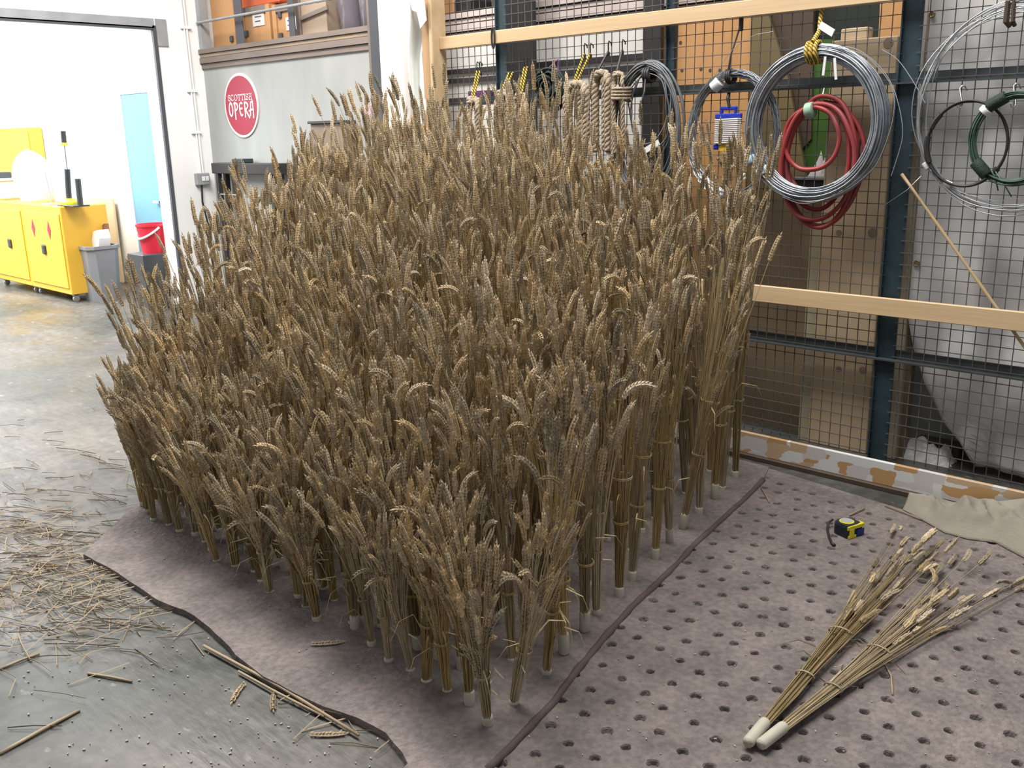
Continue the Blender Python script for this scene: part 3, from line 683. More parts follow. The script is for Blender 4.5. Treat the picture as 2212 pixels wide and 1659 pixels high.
batten(1900, 643, 682, -3.4, XR, YF-0.06, 'pale pine batten across the lower fence beside the wheat')
c = wy(1065, 80, YF-0.065)
tag(MB().tube([(c.x+0.012*math.cos(a), YF-0.065, c.z-0.005+0.055*math.sin(a)) for a in [2*math.pi*i/16 for i in range(16)]], 0.005, 6, closed=True).build('wire_loop', MT['black']), 'thin black wire loop tied round the top batten', 'loop')
# painted board along the fence foot
yb_ = 3.80
pb = thing('painted_board', 'white board patched with orange wood along the fence foot', 'board', (-1.2, yb_, 0))
MB().rbox(-3.2, XR, yb_, yb_+0.02, 0.022, 0.122, 0.002).build('board', MT['patch'], pb)
MB().rbox(-3.2, XR, yb_-0.02, yb_+0.02, 0.0, 0.022, 0.002).build('brown_strip', MT['umber'], pb)

# ------------------------------------------------------------------ behind the fence
def slab(name, poly, Y, th, m, lab, cat, group=None, zfloor=None):
    P = [wy(x, y, Y) for x, y in poly]
    if zfloor is not None:
        P = [Vector((p.x, p.y, max(0.0, p.z))) for p in P]
    o = MB().wall_poly([(p.x, p.z) for p in P], Y, Y+th).build(name, MT[m])
    return tag(o, lab, cat, group)
G = 'boards stored behind the fence'
def vslab(name, xa, xb, yref, ztop, Y, th, m, lab, cat='board', z0=0.0):
    A, B = wy(xa, yref, Y).x, wy(xb, yref, Y).x
    return tag(MB().rbox(A, B, Y, Y+th, z0, ztop, 0.004).build(name, MT[m]), lab, cat, G if cat == 'board' else None)
vslab('steel_column', 1098, 1152, 60, 3.6, 4.40, 0.03, 'black', 'wide black steel column behind the fence near the teal post', 'column')
vslab('steel_column', 1388, 1428, 60, 3.6, 4.40, 0.03, 'black', 'narrower black steel column left of the orange plywood', 'column')
# dark shelf bars on the wall behind
for i, (za, zb, lab) in enumerate(((1.872, 1.90, 'upper dark shelf bar on the wall behind the fence'), (1.815, 1.842, 'lower dark shelf bar on the wall behind the fence'))):
    tag(MB().box(-5.3, -3.2, YW-0.03, YW-0.009, za, zb).build('shelf_bar', MT['black']), lab, 'bar', 'dark shelf bars')
vslab('plywood_sheet', 1426, 1623, 100, wy(1540, 12, 4.36).z, 4.46, 0.018, 'ply_orange', 'orange plywood sheet behind the fence with dark knots')
oo = bpy.data.objects['plywood_sheet']
WL['plywood_sheet'] = oo.location.copy()
for kx, ky in ((1473, 152), (1514, 149), (1534, 152), (1555, 152), (1470, 92)):
    p = wy(kx, ky, 4.459)
    MB().lathe([(0.009, 0), (0.009, 0.002)], 10, (p.x, 4.4602, p.z), (0, -1, 0)).build('knot', MT['umber'], oo)
slab('olive_board', [(1624, -30), (1640, -30), (1700, 160), (1752, 440), (1752, 560), (1610, 560), (1618, 200)], 4.42, 0.018, 'olive', 'olive brown board right of the orange plywood', 'board', G)
slab('umber_panel', [(1640, -40), (1760, -40), (1752, 300), (1725, 330), (1690, 330), (1680, 120)], 4.45, 0.018, 'umber', 'dark brown panel behind the olive board', 'board', G)
slab('green_panel', [(1745, 85), (1800, 85), (1795, 420), (1725, 420), (1735, 260)], 4.46, 0.015, 'green_board', 'leaf green panel seen through the red hose coil', 'board', G)
slab('shaded_green_panel', [(1746, -60), (1960, -60), (1960, 170), (1740, 170)], 4.49, 0.015, 'shaded_green', 'green panel coloured dark for the shade under the top batten', 'board', G)  # shaded upper part of the green sheet, painted dark on its own board
slab('orange_offcut', [(1903, -40), (1952, -40), (1948, 90), (1897, 90)], 4.45, 0.018, 'ply_orange', 'orange wood offcut beside the thick teal post', 'board', G)
# big pale timber
Pt = thing('timber_post', 'wide pale timber post with knots behind the fence', 'post', (wy(1840, 500, 4.2).x, 4.25, 0))
xa, xb = wy(1797, 90, 4.19).x, wy(1925, 90, 4.19).x+0.03
zt = wy(1850, 84, 4.19).z
MB().rbox(xa, xb, 4.19, 4.30, 0, zt, 0.004).build('face', MT['timber'], Pt)
MB().rbox(xa-0.055, xa-0.001, 4.20, 4.30, 0, 1.06, 0.003).build('edge_strip', MT['timber_side'], Pt)
for kx, ky, r_ in ((1812, 503, .014), (1885, 503, .022), (1919, 93, .022), (1812, 797, .014), (1864, 800, .018)):
    p = wy(kx, ky, 4.19)
    MB().lathe([(r_, 0), (r_, 0.0015)], 14, (p.x, 4.1902, p.z), (0, -1, 0)).build('knot', MT['cabinet_brown'], Pt)
vslab('wood_block', 1816, 1873, 75, wy(1845, 62, 4.26).z, 4.22, 0.06, 'timber', 'small pale wood block on top of the timber post', 'block', zt)
slab('brown_plank', [(1560, 432), (1775, 432), (1775, 1002), (1560, 1002)], 4.31, 0.025, 'dark_brown', 'wide dark brown plank behind the lower batten', 'board', G, zfloor=0)
# shelf tray with crumpled paper
p0, p1 = wy(1710, 402, 4.32), wy(1790, 392, 4.32)
tr_ = thing('black_tray', 'black tray on the plank edge inside the red hose coil', 'tray', ((p0.x+p1.x)/2, 4.34, p0.z))
MB().rbox(p0.x, p1.x, 4.32, 4.44, p0.z-0.02, p0.z+0.045, 0.006).build('body', MT['black'], tr_)
MB().rbox(p0.x, p1.x, 4.312, 4.32, p0.z+0.03, p0.z+0.045, 0.003).build('lip', MT['grey_trim'], tr_)
pp = wy(1770, 375, 4.34)
paper_at = (pp.x, 4.37, p0.z+0.0455)
vslab('wood_upright', 1957, 1990, 560, 3.0, 4.24, 0.05, 'dark_brown', 'brown wooden upright between the teal post and tarpaulin', 'post')
vslab('wood_upright', 1925, 1950, 800, 1.6, 4.20, 0.04, 'timber_side', 'short pale upright beside the foot of the teal post', 'post')
# white tarpaulin
def tarp():
    m = MB(); nu, nv = 46, 60; V = []
    LE = [(-60, 2018), (0, 2012), (180, 2003), (400, 1990), (600, 1972), (680, 1966), (760, 1974), (830, 1988), (880, 2008), (930, 2045), (980, 2085), (1010, 2103)]
    def le(y):
        for i in range(len(LE)-1):
            if LE[i][0] <= y <= LE[i+1][0]:
                f = (y-LE[i][0])/(LE[i+1][0]-LE[i][0]); return LE[i][1]+(LE[i+1][1]-LE[i][1])*f
        return LE[-1][1]
    for j in range(nv+1):
        yy = -60 + 1070*j/nv
        xl_ = wy(le(yy), yy, 4.21)
        for i in range(nu+1):
            u = (i/nu)**1.15
            X = xl_.x + (XR-0.05-xl_.x)*u
            Z = xl_.z - (0.02*u if j > nv-3 else 0)
            fold = 0.022*math.sin(X*21+0.6*math.sin(Z*3)) + 0.014*math.sin(X*47+Z*2.2)
            low = max(0, 0.75-Z)
            curl = 0.05*low*math.exp(-u*14)
            V.append((X, 4.215 + fold + curl*1.2 + 0.02*noise.noise(Vector((X*5, 0, Z*4))), max(0.01, Z)))
    n = nu+1
    F = [(j*n+i, j*n+i+1, (j+1)*n+i+1, (j+1)*n+i) for j in range(nv) for i in range(nu)]
    m.add(V, F); return m
tt = thing('tarpaulin', 'dusty white tarpaulin with brass eyelets hanging behind the fence', 'tarpaulin', (-0.8, 4.22, 0))
o = tarp().build('cloth', MT['tarp'], tt, smooth=True)
md = o.modifiers.new('thickness', 'SOLIDIFY'); md.thickness = 0.004
for kx, ky in ((2013, 31), (1996, 307), (1981, 569)):
    p = wy(kx, ky, 4.185)
    MB().tube([(p.x+0.011*math.cos(a), 4.185, p.z+0.011*math.sin(a)) for a in [2*math.pi*i/14 for i in range(14)]], 0.0045, 6, closed=True).build('eyelet', MT['brass'], tt)
# low clutter behind the fence foot
def crumple(name, c, rx, ry, h, m, lab, cat, seed):
    V = []; nu = 16
    for j in range(nu+1):
        for i in range(nu+1):
            u, v = i/nu*2-1, j/nu*2-1
            e = max(0, 1-max(abs(u), abs(v))**3)
            z = h*e*(0.35+0.65*abs(noise.noise(Vector((u*2.2+seed, v*2.2, seed)))) + 0.2*noise.noise(Vector((u*6, v*6, seed))))
            V.append((c[0]+rx*u*(1+0.15*noise.noise(Vector((v*3, seed, 1)))), c[1]+ry*v*(1+0.15*noise.noise(Vector((u*3, seed, 2)))), c[2]+max(0.002, z)))
    n = nu+1
    F = [(j*n+i, j*n+i+1, (j+1)*n+i+1, (j+1)*n+i) for j in range(nu) for i in range(nu)]
    # closed underside
    nV = len(V); V += [(p[0], p[1], c[2]) for p in V]
    F += [tuple(nV+k for k in reversed(q)) for q in F]
    for i in range(nu):
        for a, b in (((i+1), i), (nu*n+i, nu*n+i+1), (i*n, (i+1)*n), ((i+1)*n+nu, i*n+nu)): F.append((a, b, nV+b, nV+a))
    o = MB().add(V, F).build(name, MT[m]); return tag(o, lab, cat)
crumple('crumpled_paper', paper_at, 0.055, 0.042, 0.13, 'paper', 'crumpled white paper lying in the black tray', 'paper', 6.0)
p = gz(1965, 1010); crumple('crumpled_sheet', (p.x, 4.30, 0), 0.13, 0.06, 0.13, 'tarp', 'crumpled pale plastic on the floor behind the fence', 'plastic', 2.0)
p = wy(2010, 990, 4.36); tag(MB().rbox(p.x-0.08, p.x+0.12, 4.36, 4.44, 0, 0.07, 0.004).build('wood_offcut', MT['umber']), 'dark brown wood offcut on the floor under the tarpaulin', 'offcut')
p = gz(2190, 1068, 0.0); tag(blob((p.x-0.06, 3.98, 0), 0.05, 0.04, 0.05, 12, 6, 4, 0.2).build('black_lump', MT['black'], smooth=True), 'small black lump on the floor behind the painted board', 'lump')

# ------------------------------------------------------------------ coils and ropes on the fence
def ringpts(cx, Y, cz, rx, rz, n=44, ph=0.0, wob=0.0, seed=0, ry=0.0, tilt=0.0):
    P = []
    for i in range(n):
        a = 2*math.pi*i/n + ph
        k = 1 + wob*noise.noise(Vector((math.cos(a)*1.3+seed*3.1, math.sin(a)*1.3, seed*1.7)))
        P.append((cx + rx*k*math.cos(a), Y + ry*noise.noise(Vector((math.cos(a)*1.5, math.sin(a)*1.5, seed+9.0))) + tilt*math.sin(a), cz + rz*k*math.sin(a)))
    return P
def wrap(c, d, r, turns, tr, m, name, parent, label=None):
    """binding wound round a strand bundle at c running along d"""
    c, d = Vector(c), Vector(d).normalized(); x = d.orthogonal().normalized(); y = d.cross(x); P = []
    for i in range(turns*10+1):
        a = 2*math.pi*i/10; P.append(c + d*((i/10-turns/2)*tr*2.0) + (x*math.cos(a)+y*math.sin(a))*r)
    return MB().tube(P, tr, 6).build(name, m, parent, smooth=True, label=label)
def band(c, d, r, ln, m, name, parent, label=None):
    c, d = Vector(c), Vector(d).normalized()
    return MB().lathe([(r*0.96, -ln/2), (r, -ln/2+0.002), (r, ln/2-0.002), (r*0.96, ln/2)], 20, c, d).build(name, m, parent, smooth=True, label=label)
YH = YF - 0.035
# big galvanised coil
c = wy(1762, 270, YH-0.03); Yk = YH-0.05
big = thing('wire_coil', 'large thick coil of galvanised wire hung by yellow black rope', 'coil', (c.x, Yk, c.z-0.33))
m = MB()
for i in range(54):
    a = R.random()*6.28; rr = math.sqrt(R.random())*0.034
    m.tube(ringpts(c.x+R.uniform(-.004, .004), Yk+rr*math.sin(a), c.z, 0.292+rr*math.cos(a), 0.300+rr*math.cos(a), 52, R.random()*6, 0.012, i, 0.008), 0.0042, 5, closed=True)
m.build('strands', MT['galv'], big, smooth=True)
m = MB()
for (pl) in ([(1760, 110), (1830, 101), (1880, 125), (1920, 170), (1942, 230), (1950, 290), (1938, 340), (1925, 380)],
             [(1800, 103), (1860, 115), (1905, 155), (1930, 200), (1928, 260), (1905, 330), (1880, 370), (1820, 415), (1740, 440), (1690, 425)],
             [(1905, 107), (1940, 130), (1975, 180), (1998, 222)]):
    P = [wy(x, y, Yk-0.03) for x, y in pl]
    Q = []
    for i in range(len(P)-1):
        for k in range(4):
            t_ = k/4; p0_ = P[max(0, i-1)]; p1_ = P[i]; p2_ = P[i+1]; p3_ = P[min(len(P)-1, i+2)]
            Q.append(0.5*((2*p1_) + (p2_-p0_)*t_ + (2*p0_-5*p1_+4*p2_-p3_)*t_**2 + (3*p1_-p0_-3*p2_+p3_)*t_**3))
    Q.append(P[-1]); m.tube(Q, 0.0016, 5)
m.build('loose_wires', MT['galv_light'], big)
top = Vector((c.x-0.01, Yk, c.z+0.30))
wrap(top, (1, 0, 0.05), 0.043, 3, 0.010, MT['ropeyb'], 'rope_lashing', big)
pr0 = wy(1776, 22, YF-0.02)
MB().tube([top+Vector((0.0, -0.03, 0.04)), ((top.x+pr0.x)/2, YF-0.05, (top.z+pr0.z)/2), (pr0.x, YF-0.02, pr0.z+0.03)], 0.010, 8).build('hanging_rope', MT['ropeyb'], big)
p = wy(1785, 62, YF-0.06); MB().bar((p.x-0.03, YF-0.06, p.z+0.018), (p.x+0.04, YF-0.075, p.z-0.022), 0.004, 0.03, up=(0, 0, 1)).build('paper_tag', MT['tape'], big)
for (xa, ya, xb, yb) in ((1783, 122, 1778, 163), (1803, 125, 1806, 172)):
    p, q = wy(xa, ya, Yk-0.035), wy(xb, yb, Yk-0.035); MB().bar(p, q, 0.011, 0.003, up=(0, 1, 0)).build('tape_tail', MT['tape'], big)
for xa, ya, dx, dz in ((1624, 345, 0.35, 1), (1648, 372, 0.7, 1)):
    p = wy(xa, ya, Yk); band(p, (dx, 0, -dz), 0.0415, 0.035, MT['pale_blue'], 'blue_tape', big, 'pale blue tape')
# twisted strand coil
c = wy(1583, 292, YH); Yk2 = YH
tw = thing('wire_coil', 'coil of twisted galvanised strand hung by black cord left of the big coil', 'coil', (c.x, Yk2, c.z-0.31))
m = MB()
for i in range(20):
    a = R.random()*6.28; rr = math.sqrt(R.random())*0.026
    base = ringpts(c.x, Yk2+rr*math.sin(a)*0.7, c.z, 0.225+rr*math.cos(a), 0.275+rr*math.cos(a), 90, R.random()*6, 0.03, i+40, 0.008)
    for s_ in (0, math.pi):
        m.tube([Vector(p) + Vector((math.cos(k*1.1+s_)*0.0032, math.sin(k*1.1+s_)*0.0032, math.sin(k*1.1+s_)*0.003)) for k, p in enumerate(base)], 0.0025, 4, closed=True)
m.build('strands', MT['galv'], tw)
tp_ = wy(1578, 160, Yk2)
wrap((tp_.x, Yk2, tp_.z-0.01), (1, 0, 0.1), 0.032, 3, 0.005, MT['black'], 'black_cord', tw)
q = wy(1601, 42, YF-0.02)
MB().tube([(tp_.x, Yk2-0.02, tp_.z+0.01), (tp_.x+0.01, Yk2-0.02, tp_.z+0.08), (q.x, YF-0.01, q.z)], [0.006, 0.0035, 0.0045], 6).build('cord_hanger', MT['black'], tw)
MB().rbox(q.x-0.008, q.x+0.008, YF-0.03, YF-0.008, q.z-0.05, q.z+0.02, 0.004).build('hook', MT['black'], tw)
p = wy(1549, 183, Yk2); band(p, (0.9, 0, 0.75), 0.029, 0.045, MT['tape'], 'white_tape', tw, 'white tape wrap')
P = [wy(x, y, Yk2-0.03) for x, y in ((1543, 165), (1558, 140), (1580, 110), (1605, 88), (1635, 74), (1671, 68))]
MB().tube(P, 0.0012, 4).build('loose_wire', MT['galv_light'], tw)
# dull grey coil
c = wy(1400, 280, YH)
gr = thing('wire_coil', 'coil of dull grey wire with loose inner loops and black tie', 'coil', (c.x, YH, c.z-0.34))
m = MB()
for i in range(14):
    a = R.random()*6.28; rr = math.sqrt(R.random())*0.024
    m.tube(ringpts(c.x+R.uniform(-.012, .012), YH-0.01+rr*math.sin(a)*0.7, c.z, 0.20+rr*math.cos(a), 0.312+rr*math.cos(a), 46, R.random()*6, 0.05, i+70, 0.01), 0.0045, 6, closed=True)
for i in range(6):
    k = R.uniform(0.55, 0.88)
    m.tube(ringpts(c.x+R.uniform(-.01, .03), YH-0.02, c.z+0.312*(1-k)*0.75, 0.20*k, 0.312*k, 40, R.random()*6, 0.09, i+90, 0.02), 0.0032, 6, closed=True)
m.build('strands', MT['grey_wire'], gr, smooth=True)
p = wy(1402, 162, YH-0.01); wrap((p.x, YH-0.01, p.z), (1, 0, 0), 0.034, 3, 0.007, MT['black'], 'black_tie', gr)
MB().tube([(p.x, YH-0.04, p.z-0.02), (p.x+0.002, YH-0.05, p.z-0.08), (p.x-0.03, YH-0.05, p.z-0.17)], 0.004, 6).build('tie_end', MT['grey_wire'], gr)
p = wy(1323, 345, YH); band(p, (0.1, 0, 1), 0.034, 0.09, MT['tape'], 'white_tape', gr, 'white tape wrap')
p = wy(1412, 318, YH-0.03); MB().bar((p.x-0.045, YH-0.05, p.z-0.02), (p.x+0.045, YH-0.05, p.z+0.025), 0.003, 0.028, up=(0, 0, 1)).build('paper_tag', MT['tape'], gr)
# red hose
c = wy(1772, 350, YH+0.01)
hz = thing('hose_coil', 'coil of red rubber hose hanging inside the big wire coil', 'hose', (c.x, YH+0.01, c.z-0.30))
loops = [(1770, 325, 82, 100, 0), (1778, 355, 88, 130, 1), (1768, 340, 70, 112, 2), (1776, 350, 78, 140, 3), (1758, 300, 62, 66, 4), (1770, 352, 82, 124, 5)]
for i, (x, y, rx, ry, sd_) in enumerate(loops):
    p = wy(x, y, YH+0.005)
    k = 0.00203
    MB().tube(ringpts(p.x, YH+0.012-0.008*i, p.z, rx*k*1.02, ry*k, 50, 0, 0.06, i+5, 0.012), 0.0105, 8, closed=True).build('hose_loop', MT['hose'], hz, smooth=True)
p = wy(1748, 238, YH-0.03); band((p.x, YH-0.02, p.z), (1, 0, 0.15), 0.034, 0.034, MT['green_tape'], 'green_tape', hz, 'pale green tape wrap')
p = wy(1779, 205, YH); MB().tube([(p.x, YF-0.012, p.z+0.02), (p.x+0.004, YH-0.005, p.z+0.028), (p.x+0.006, YH-0.02, p.z), (p.x+0.004, YH-0.01, p.z-0.035)], 0.003, 6).build('hook', MT['steel'], hz)
# right-hand coils
c = wy(2196, 235, YH)
rc = thing('wire_coil', 'very large loose coil of thin bright wire at the right picture edge', 'coil', (c.x, YH, c.z-0.42))
m = MB()
for i in range(9):
    m.tube(ringpts(c.x+R.uniform(-.012, .012), YH-0.01+R.uniform(-.015, .015), c.z+R.uniform(-.015, .01), 0.375+R.uniform(-.02, .016), 0.375+R.uniform(-.014, .016), 60, R.random()*6, 0.05, i+120, 0.015), 0.0024, 5, closed=True)
for pl in ([(2003, 360), (2040, 395), (2090, 420), (2150, 435), (2260, 420)], [(1990, 380), (1960, 410), (1905, 447)]):
    m.tube([wy(x, y, YH-0.02) for x, y in pl], 0.0014, 5)
m.build('strands', MT['galv_light'], rc, smooth=True)
p = wy(2184, 22, YH-0.01)
MB().tube([(p.x, YH, p.z-0.055), (p.x-0.012, YH-0.015, p.z-0.04), (p.x-0.01, YH-0.02, p.z+0.03), (p.x+0.004, YH, p.z+0.06)], 0.011, 8).tube([(p.x+0.016, YH, p.z-0.055), (p.x+0.012, YH-0.015, p.z-0.04), (p.x+0.01, YH-0.02, p.z+0.03), (p.x+0.004, YF-0.01, p.z+0.07)], 0.008, 8).build('wire_clip', MT['umber'], rc)
for x, y, ang in ((2002, 358, 0.9), (2048, 398, 0.35)):
    p = wy(x, y, YH-0.01); band(p, (math.cos(-ang), 0, math.sin(-ang)), 0.014, 0.03, MT['tape'], 'white_tape', rc)
c = wy(2088, 311, YH-0.02)
bk = thing('cable_ring', 'single ring of black cable hung on an S hook over the tarpaulin', 'cable', (c.x, YH-0.02, c.z-0.17))
m = MB()
for i in range(3):
    m.tube(ringpts(c.x+R.uniform(-.003, .003), YH-0.03+i*0.006, c.z, 0.152, 0.163, 50, 0, 0.025, i+200, 0.006), 0.0052, 6, closed=True)
m.build('loops', MT['black'], bk, smooth=True)
for a0, a1 in ((2.35, 2.75), (2.95, 3.6), (-0.9, -0.6)):
    m = MB(); P = [(c.x+0.152*math.cos(a0+(a1-a0)*i/8), YH-0.025, c.z+0.163*math.sin(a0+(a1-a0)*i/8)) for i in range(9)]
    m.tube(P, 0.012, 8).build('black_tape', MT['black'], bk)
def shook(px, pyt, pyb, parent):
    a, b = wy(px, pyt, YH), wy(px+6, pyb, YH)
    P = [(a.x+0.016, YF-0.012, a.z-0.018), (a.x+0.016, YH, a.z-0.004), (a.x+0.006, YH-0.005, a.z), (a.x, YH-0.008, a.z-0.01), (b.x, YH-0.02, b.z+0.012), (b.x-0.004, YH-0.028, b.z), (b.x-0.014, YH-0.03, b.z+0.004), (b.x-0.015, YH-0.03, b.z+0.016)]
    MB().tube(P, 0.0032, 6).build('s_hook', MT['steel'], parent, smooth=True)
shook(2076, 185, 233, bk)
c = wy(2196, 300, YH-0.03)
gn = thing('wire_coil', 'small coil of green coated wire overlapping the black cable ring', 'coil', (c.x, YH-0.04, c.z-0.17))
m = MB()
for i in range(12):
    a = R.random()*6.28; rr = math.sqrt(R.random())*0.016
    m.tube(ringpts(c.x, YH-0.055+rr*math.sin(a)*0.6, c.z, 0.150+rr*math.cos(a), 0.160+rr*math.cos(a), 44, R.random()*6, 0.04, i+230, 0.008), 0.003, 5, closed=True)
for pl in ([(2140, 365), (2150, 385), (2156, 412)], [(2150, 370), (2170, 400), (2185, 425)]): m.tube([wy(x, y, YH-0.06) for x, y in pl], 0.0028, 5)
m.build('strands', MT['green_wire'], gn, smooth=True)
for a0 in (2.1, 3.9):
    p = (c.x+0.15*math.cos(a0), YH-0.055, c.z+0.16*math.sin(a0)); band(p, (-math.sin(a0), 0, math.cos(a0)), 0.024, 0.07, MT['green_cord'], 'dark_tape', gn)
p = (c.x+0.15*math.cos(2.42), YH-0.055, c.z+0.16*math.sin(2.42)); band(p, (-math.sin(2.42), 0, math.cos(2.42)), 0.025, 0.02, MT['tape'], 'white_tape', gn)
shook(2192, 180, 232, gn)
# blue line winder
c = wy(1573, 283, YH+0.005)
wd_ = thing('line_winder', 'blue plastic winder wound with white cord behind the wheat tips', 'winder', (c.x, YH, c.z-0.11))
MB().rbox(c.x-0.075, c.x+0.075, YH-0.004, YH+0.012, c.z-0.085, c.z-0.06, 0.004).rbox(c.x-0.07, c.x+0.07, YH-0.004, YH+0.012, c.z+0.055, c.z+0.08, 0.004).rbox(c.x-0.05, c.x+0.05, YH-0.002, YH+0.010, c.z-0.06, c.z+0.055, 0.003).rbox(c.x-0.045, c.x-0.03, YH-0.003, YH+0.011, c.z+0.075, c.z+0.105, 0.004).rbox(c.x+0.03, c.x+0.045, YH-0.003, YH+0.011, c.z+0.075, c.z+0.105, 0.004).rbox(c.x-0.045, c.x+0.045, YH-0.003, YH+0.011, c.z+0.095, c.z+0.112, 0.004).build('frame', MT['blue_plastic'], wd_)
m = MB()
for i in range(13):
    z = c.z-0.055+i*0.0088
    m.tube([(c.x-0.066, YH, z), (c.x-0.06, YH-0.014, z), (c.x+0.06, YH-0.014, z+0.003), (c.x+0.066, YH, z+0.003), (c.x+0.06, YH+0.02, z), (c.x-0.06, YH+0.02, z)], 0.0046, 6, closed=True)
m.build('wound_cord', MT['white_line'], wd_)
p = wy(1566, 312, YH)
MB().rbox(p.x-0.03, p.x+0.03, YH-0.006, YH-0.003, p.z-0.03, p.z+0.02, 0.001).build('yellow_label', MT['yellow_label'], wd_)
p = wy(1576, 222, YH); MB().tube([(p.x-0.02, YF-0.01, p.z+0.05), (p.x-0.012, YH, p.z+0.02), (p.x, YH, p.z-0.02)], 0.007, 6).build('hanging_strap', MT['black'], wd_)
# blue-grey cable tie coil low by wheat omitted parts: white chain of beads
p = wy(1610, 345, YH)
bd = thing('bead_chain', 'short chain of white beads hanging on the fence above the wheat', 'chain', (p.x, YH, p.z-0.15))
for i in range(8):
    MB().lathe([(0.003, -0.008), (0.009, 0), (0.003, 0.008)], 8, (p.x+0.004*math.sin(i), YH, p.z+0.04-i*0.018)).build('bead', MT['white_plastic'], bd, smooth=True)
MB().tube([(p.x, YH, p.z+0.12), (p.x, YH, p.z-0.10)], 0.0015, 4).build('string', MT['white_line'], bd)
MB().tube([(p.x, YF-0.012, p.z+0.12), (p.x, YH, p.z+0.125), (p.x, YH, p.z+0.11)], 0.003, 5).build('hook', MT['steel'], bd)

# rope hanks with bungees
def twist_rope(path, r, lay=0.07, strands=3):
    """laid rope along a path (list of Vectors)"""
    m = MB(); P = [Vector(p) for p in path]
    Q = []
    for i in range(len(P)-1):
        k = max(2, int((P[i+1]-P[i]).length/0.008))
        for j in range(k): Q.append(P[i].lerp(P[i+1], j/k))
    Q.append(P[-1]); s_ = 0; L = [0]
    for i in range(1, len(Q)): s_ += (Q[i]-Q[i-1]).length; L.append(s_)
    for st in range(strands):
        T = []
        for i, q in enumerate(Q):
            t_ = (Q[min(i+1, len(Q)-1)]-Q[max(i-1, 0)]).normalized(); x = t_.cross(Vector((0, 1, 0)))
            x = x.normalized() if x.length > 1e-3 else Vector((1, 0, 0)); y = t_.cross(x)
            a = 2*math.pi*(L[i]/lay + st/strands); T.append(q + (x*math.cos(a)+y*math.sin(a))*r*0.5)
        m.tube(T, r*0.62, 6)
    return m
def hank(px, py, wpx, lab, rope_r=0.016, n=4, drop=0.28, matn='rope', hanger='bungee', htop=None, two=True):
    c = wy(px, py, YH-0.02)
    wd = wpx*0.5*0.0027
    t = thing('rope_hank', lab, 'rope', (c.x, YH-0.03, c.z-drop), 'rope hanks hanging on the fence')
    for i in range(n):
        x0 = c.x + (i-(n-1)/2)*wd*0.28; ww = wd*R.uniform(0.55, 0.8); zt_ = c.z - R.uniform(0.0, 0.02); dd = drop*R.uniform(0.85, 1.1)
        P = [(x0-ww*0.95, YH-0.03-0.012*i, zt_-dd)]
        for k in range(13):
            a = math.pi*(1-k/12); P.append((x0+ww*math.cos(a), YH-0.03-0.014*i+0.012*math.sin(k), zt_-0.06+0.06*math.sin(a)))
        P.append((x0+ww*0.9, YH-0.03-0.012*i, zt_-dd))
        twist_rope(P, rope_r, 0.075).build('rope_turn', MT[matn], t, smooth=True)
    if htop:
        for k, (hx, hy) in enumerate(htop):
            q = wy(hx, hy, YF-0.012)
            MB().tube([(c.x+(k-0.5)*0.02, YH-0.045, c.z+0.006), (q.x, YF-0.014, q.z-0.035)], 0.0058, 8).build('bungee_cord', MT[hanger], t)
            MB().tube([(q.x, YF-0.014, q.z-0.045), (q.x, YF-0.016, q.z), (q.x+0.006, YF-0.018, q.z+0.014), (q.x+0.014, YF-0.01, q.z+0.004), (q.x+0.014, YF-0.008, q.z-0.01)], 0.0034, 6).build('hook', MT['black'], t)
            MB().tube([(q.x, YF-0.014, q.z-0.06), (q.x, YF-0.014, q.z-0.04)], 0.008, 8).build('hook_sleeve', MT['black'], t)
    return t
hank(1028, 212, 46, 'tan rope hank furthest left, hung on two yellow bungee hooks', n=3, htop=((1031, 139), (1037, 139)))
hank(1094, 198, 50, 'tan rope hank in front of the first teal post on a yellow bungee', n=4, htop=((1100, 142), (1108, 142)))
hank(1131, 204, 40, 'tan rope hank hung on a tight yellow bungee over the black column', n=3, htop=((1133, 131), (1139, 130)))
hank(1250, 178, 62, 'thick tan rope hank on a long yellow bungee right of the green cord', n=3, rope_r=0.02, htop=((1263, 100), (1276, 100)), drop=0.34)
hank(1303, 152, 44, 'thick grey-tan rope loop hung on a thin black hook', n=2, rope_r=0.019, drop=0.42, hanger='black', htop=((1315, 95),))
hank(1343, 156, 36, 'thin tan rope bundle with a wrapped neck beside the grey wire coil', n=4, rope_r=0.010, drop=0.45, hanger='black', htop=((1345, 92),))
o = bpy.data.objects['rope_hank.005']
p = wy(1340, 203, YH-0.06); wrap((p.x, YH-0.05, p.z), (0.1, 0, 1), 0.045, 4, 0.008, MT['rope'], 'neck_wrapping', o)
# green cord hank
c = wy(1190, 195, YH-0.02)
gh = thing('cord_hank', 'bundle of dark green cord hanging from a thin pink string', 'cord', (c.x, YH-0.03, c.z-0.15))
m = MB()
for i in range(44):
    k = R.uniform(0.25, 1.0)
    m.tube(ringpts(c.x+R.uniform(-.02, .02), YH-0.03+R.uniform(-.03, .03), c.z+R.uniform(-.015, .015)+0.02*(1-k), 0.095*k, 0.105*k, 26, R.random()*6, 0.18, i+300, 0.02, R.uniform(-.01, .01)), 0.0062, 5, closed=True)
m.build('cord_turns', MT['green_cord'], gh, smooth=True)
MB().tube([(c.x+0.06, YH-0.05, c.z-0.06), (c.x+0.075, YH-0.06, c.z-0.1), (c.x+0.07, YH-0.06, c.z-0.15)], 0.009, 6).tube([(c.x-0.08, YH-0.05, c.z-0.07), (c.x, YH-0.06, c.z-0.115), (c.x+0.08, YH-0.05, c.z-0.08)], 0.006, 6).build('loose_end', MT['green_cord'], gh)
q = wy(1206, 128, YF-0.012)
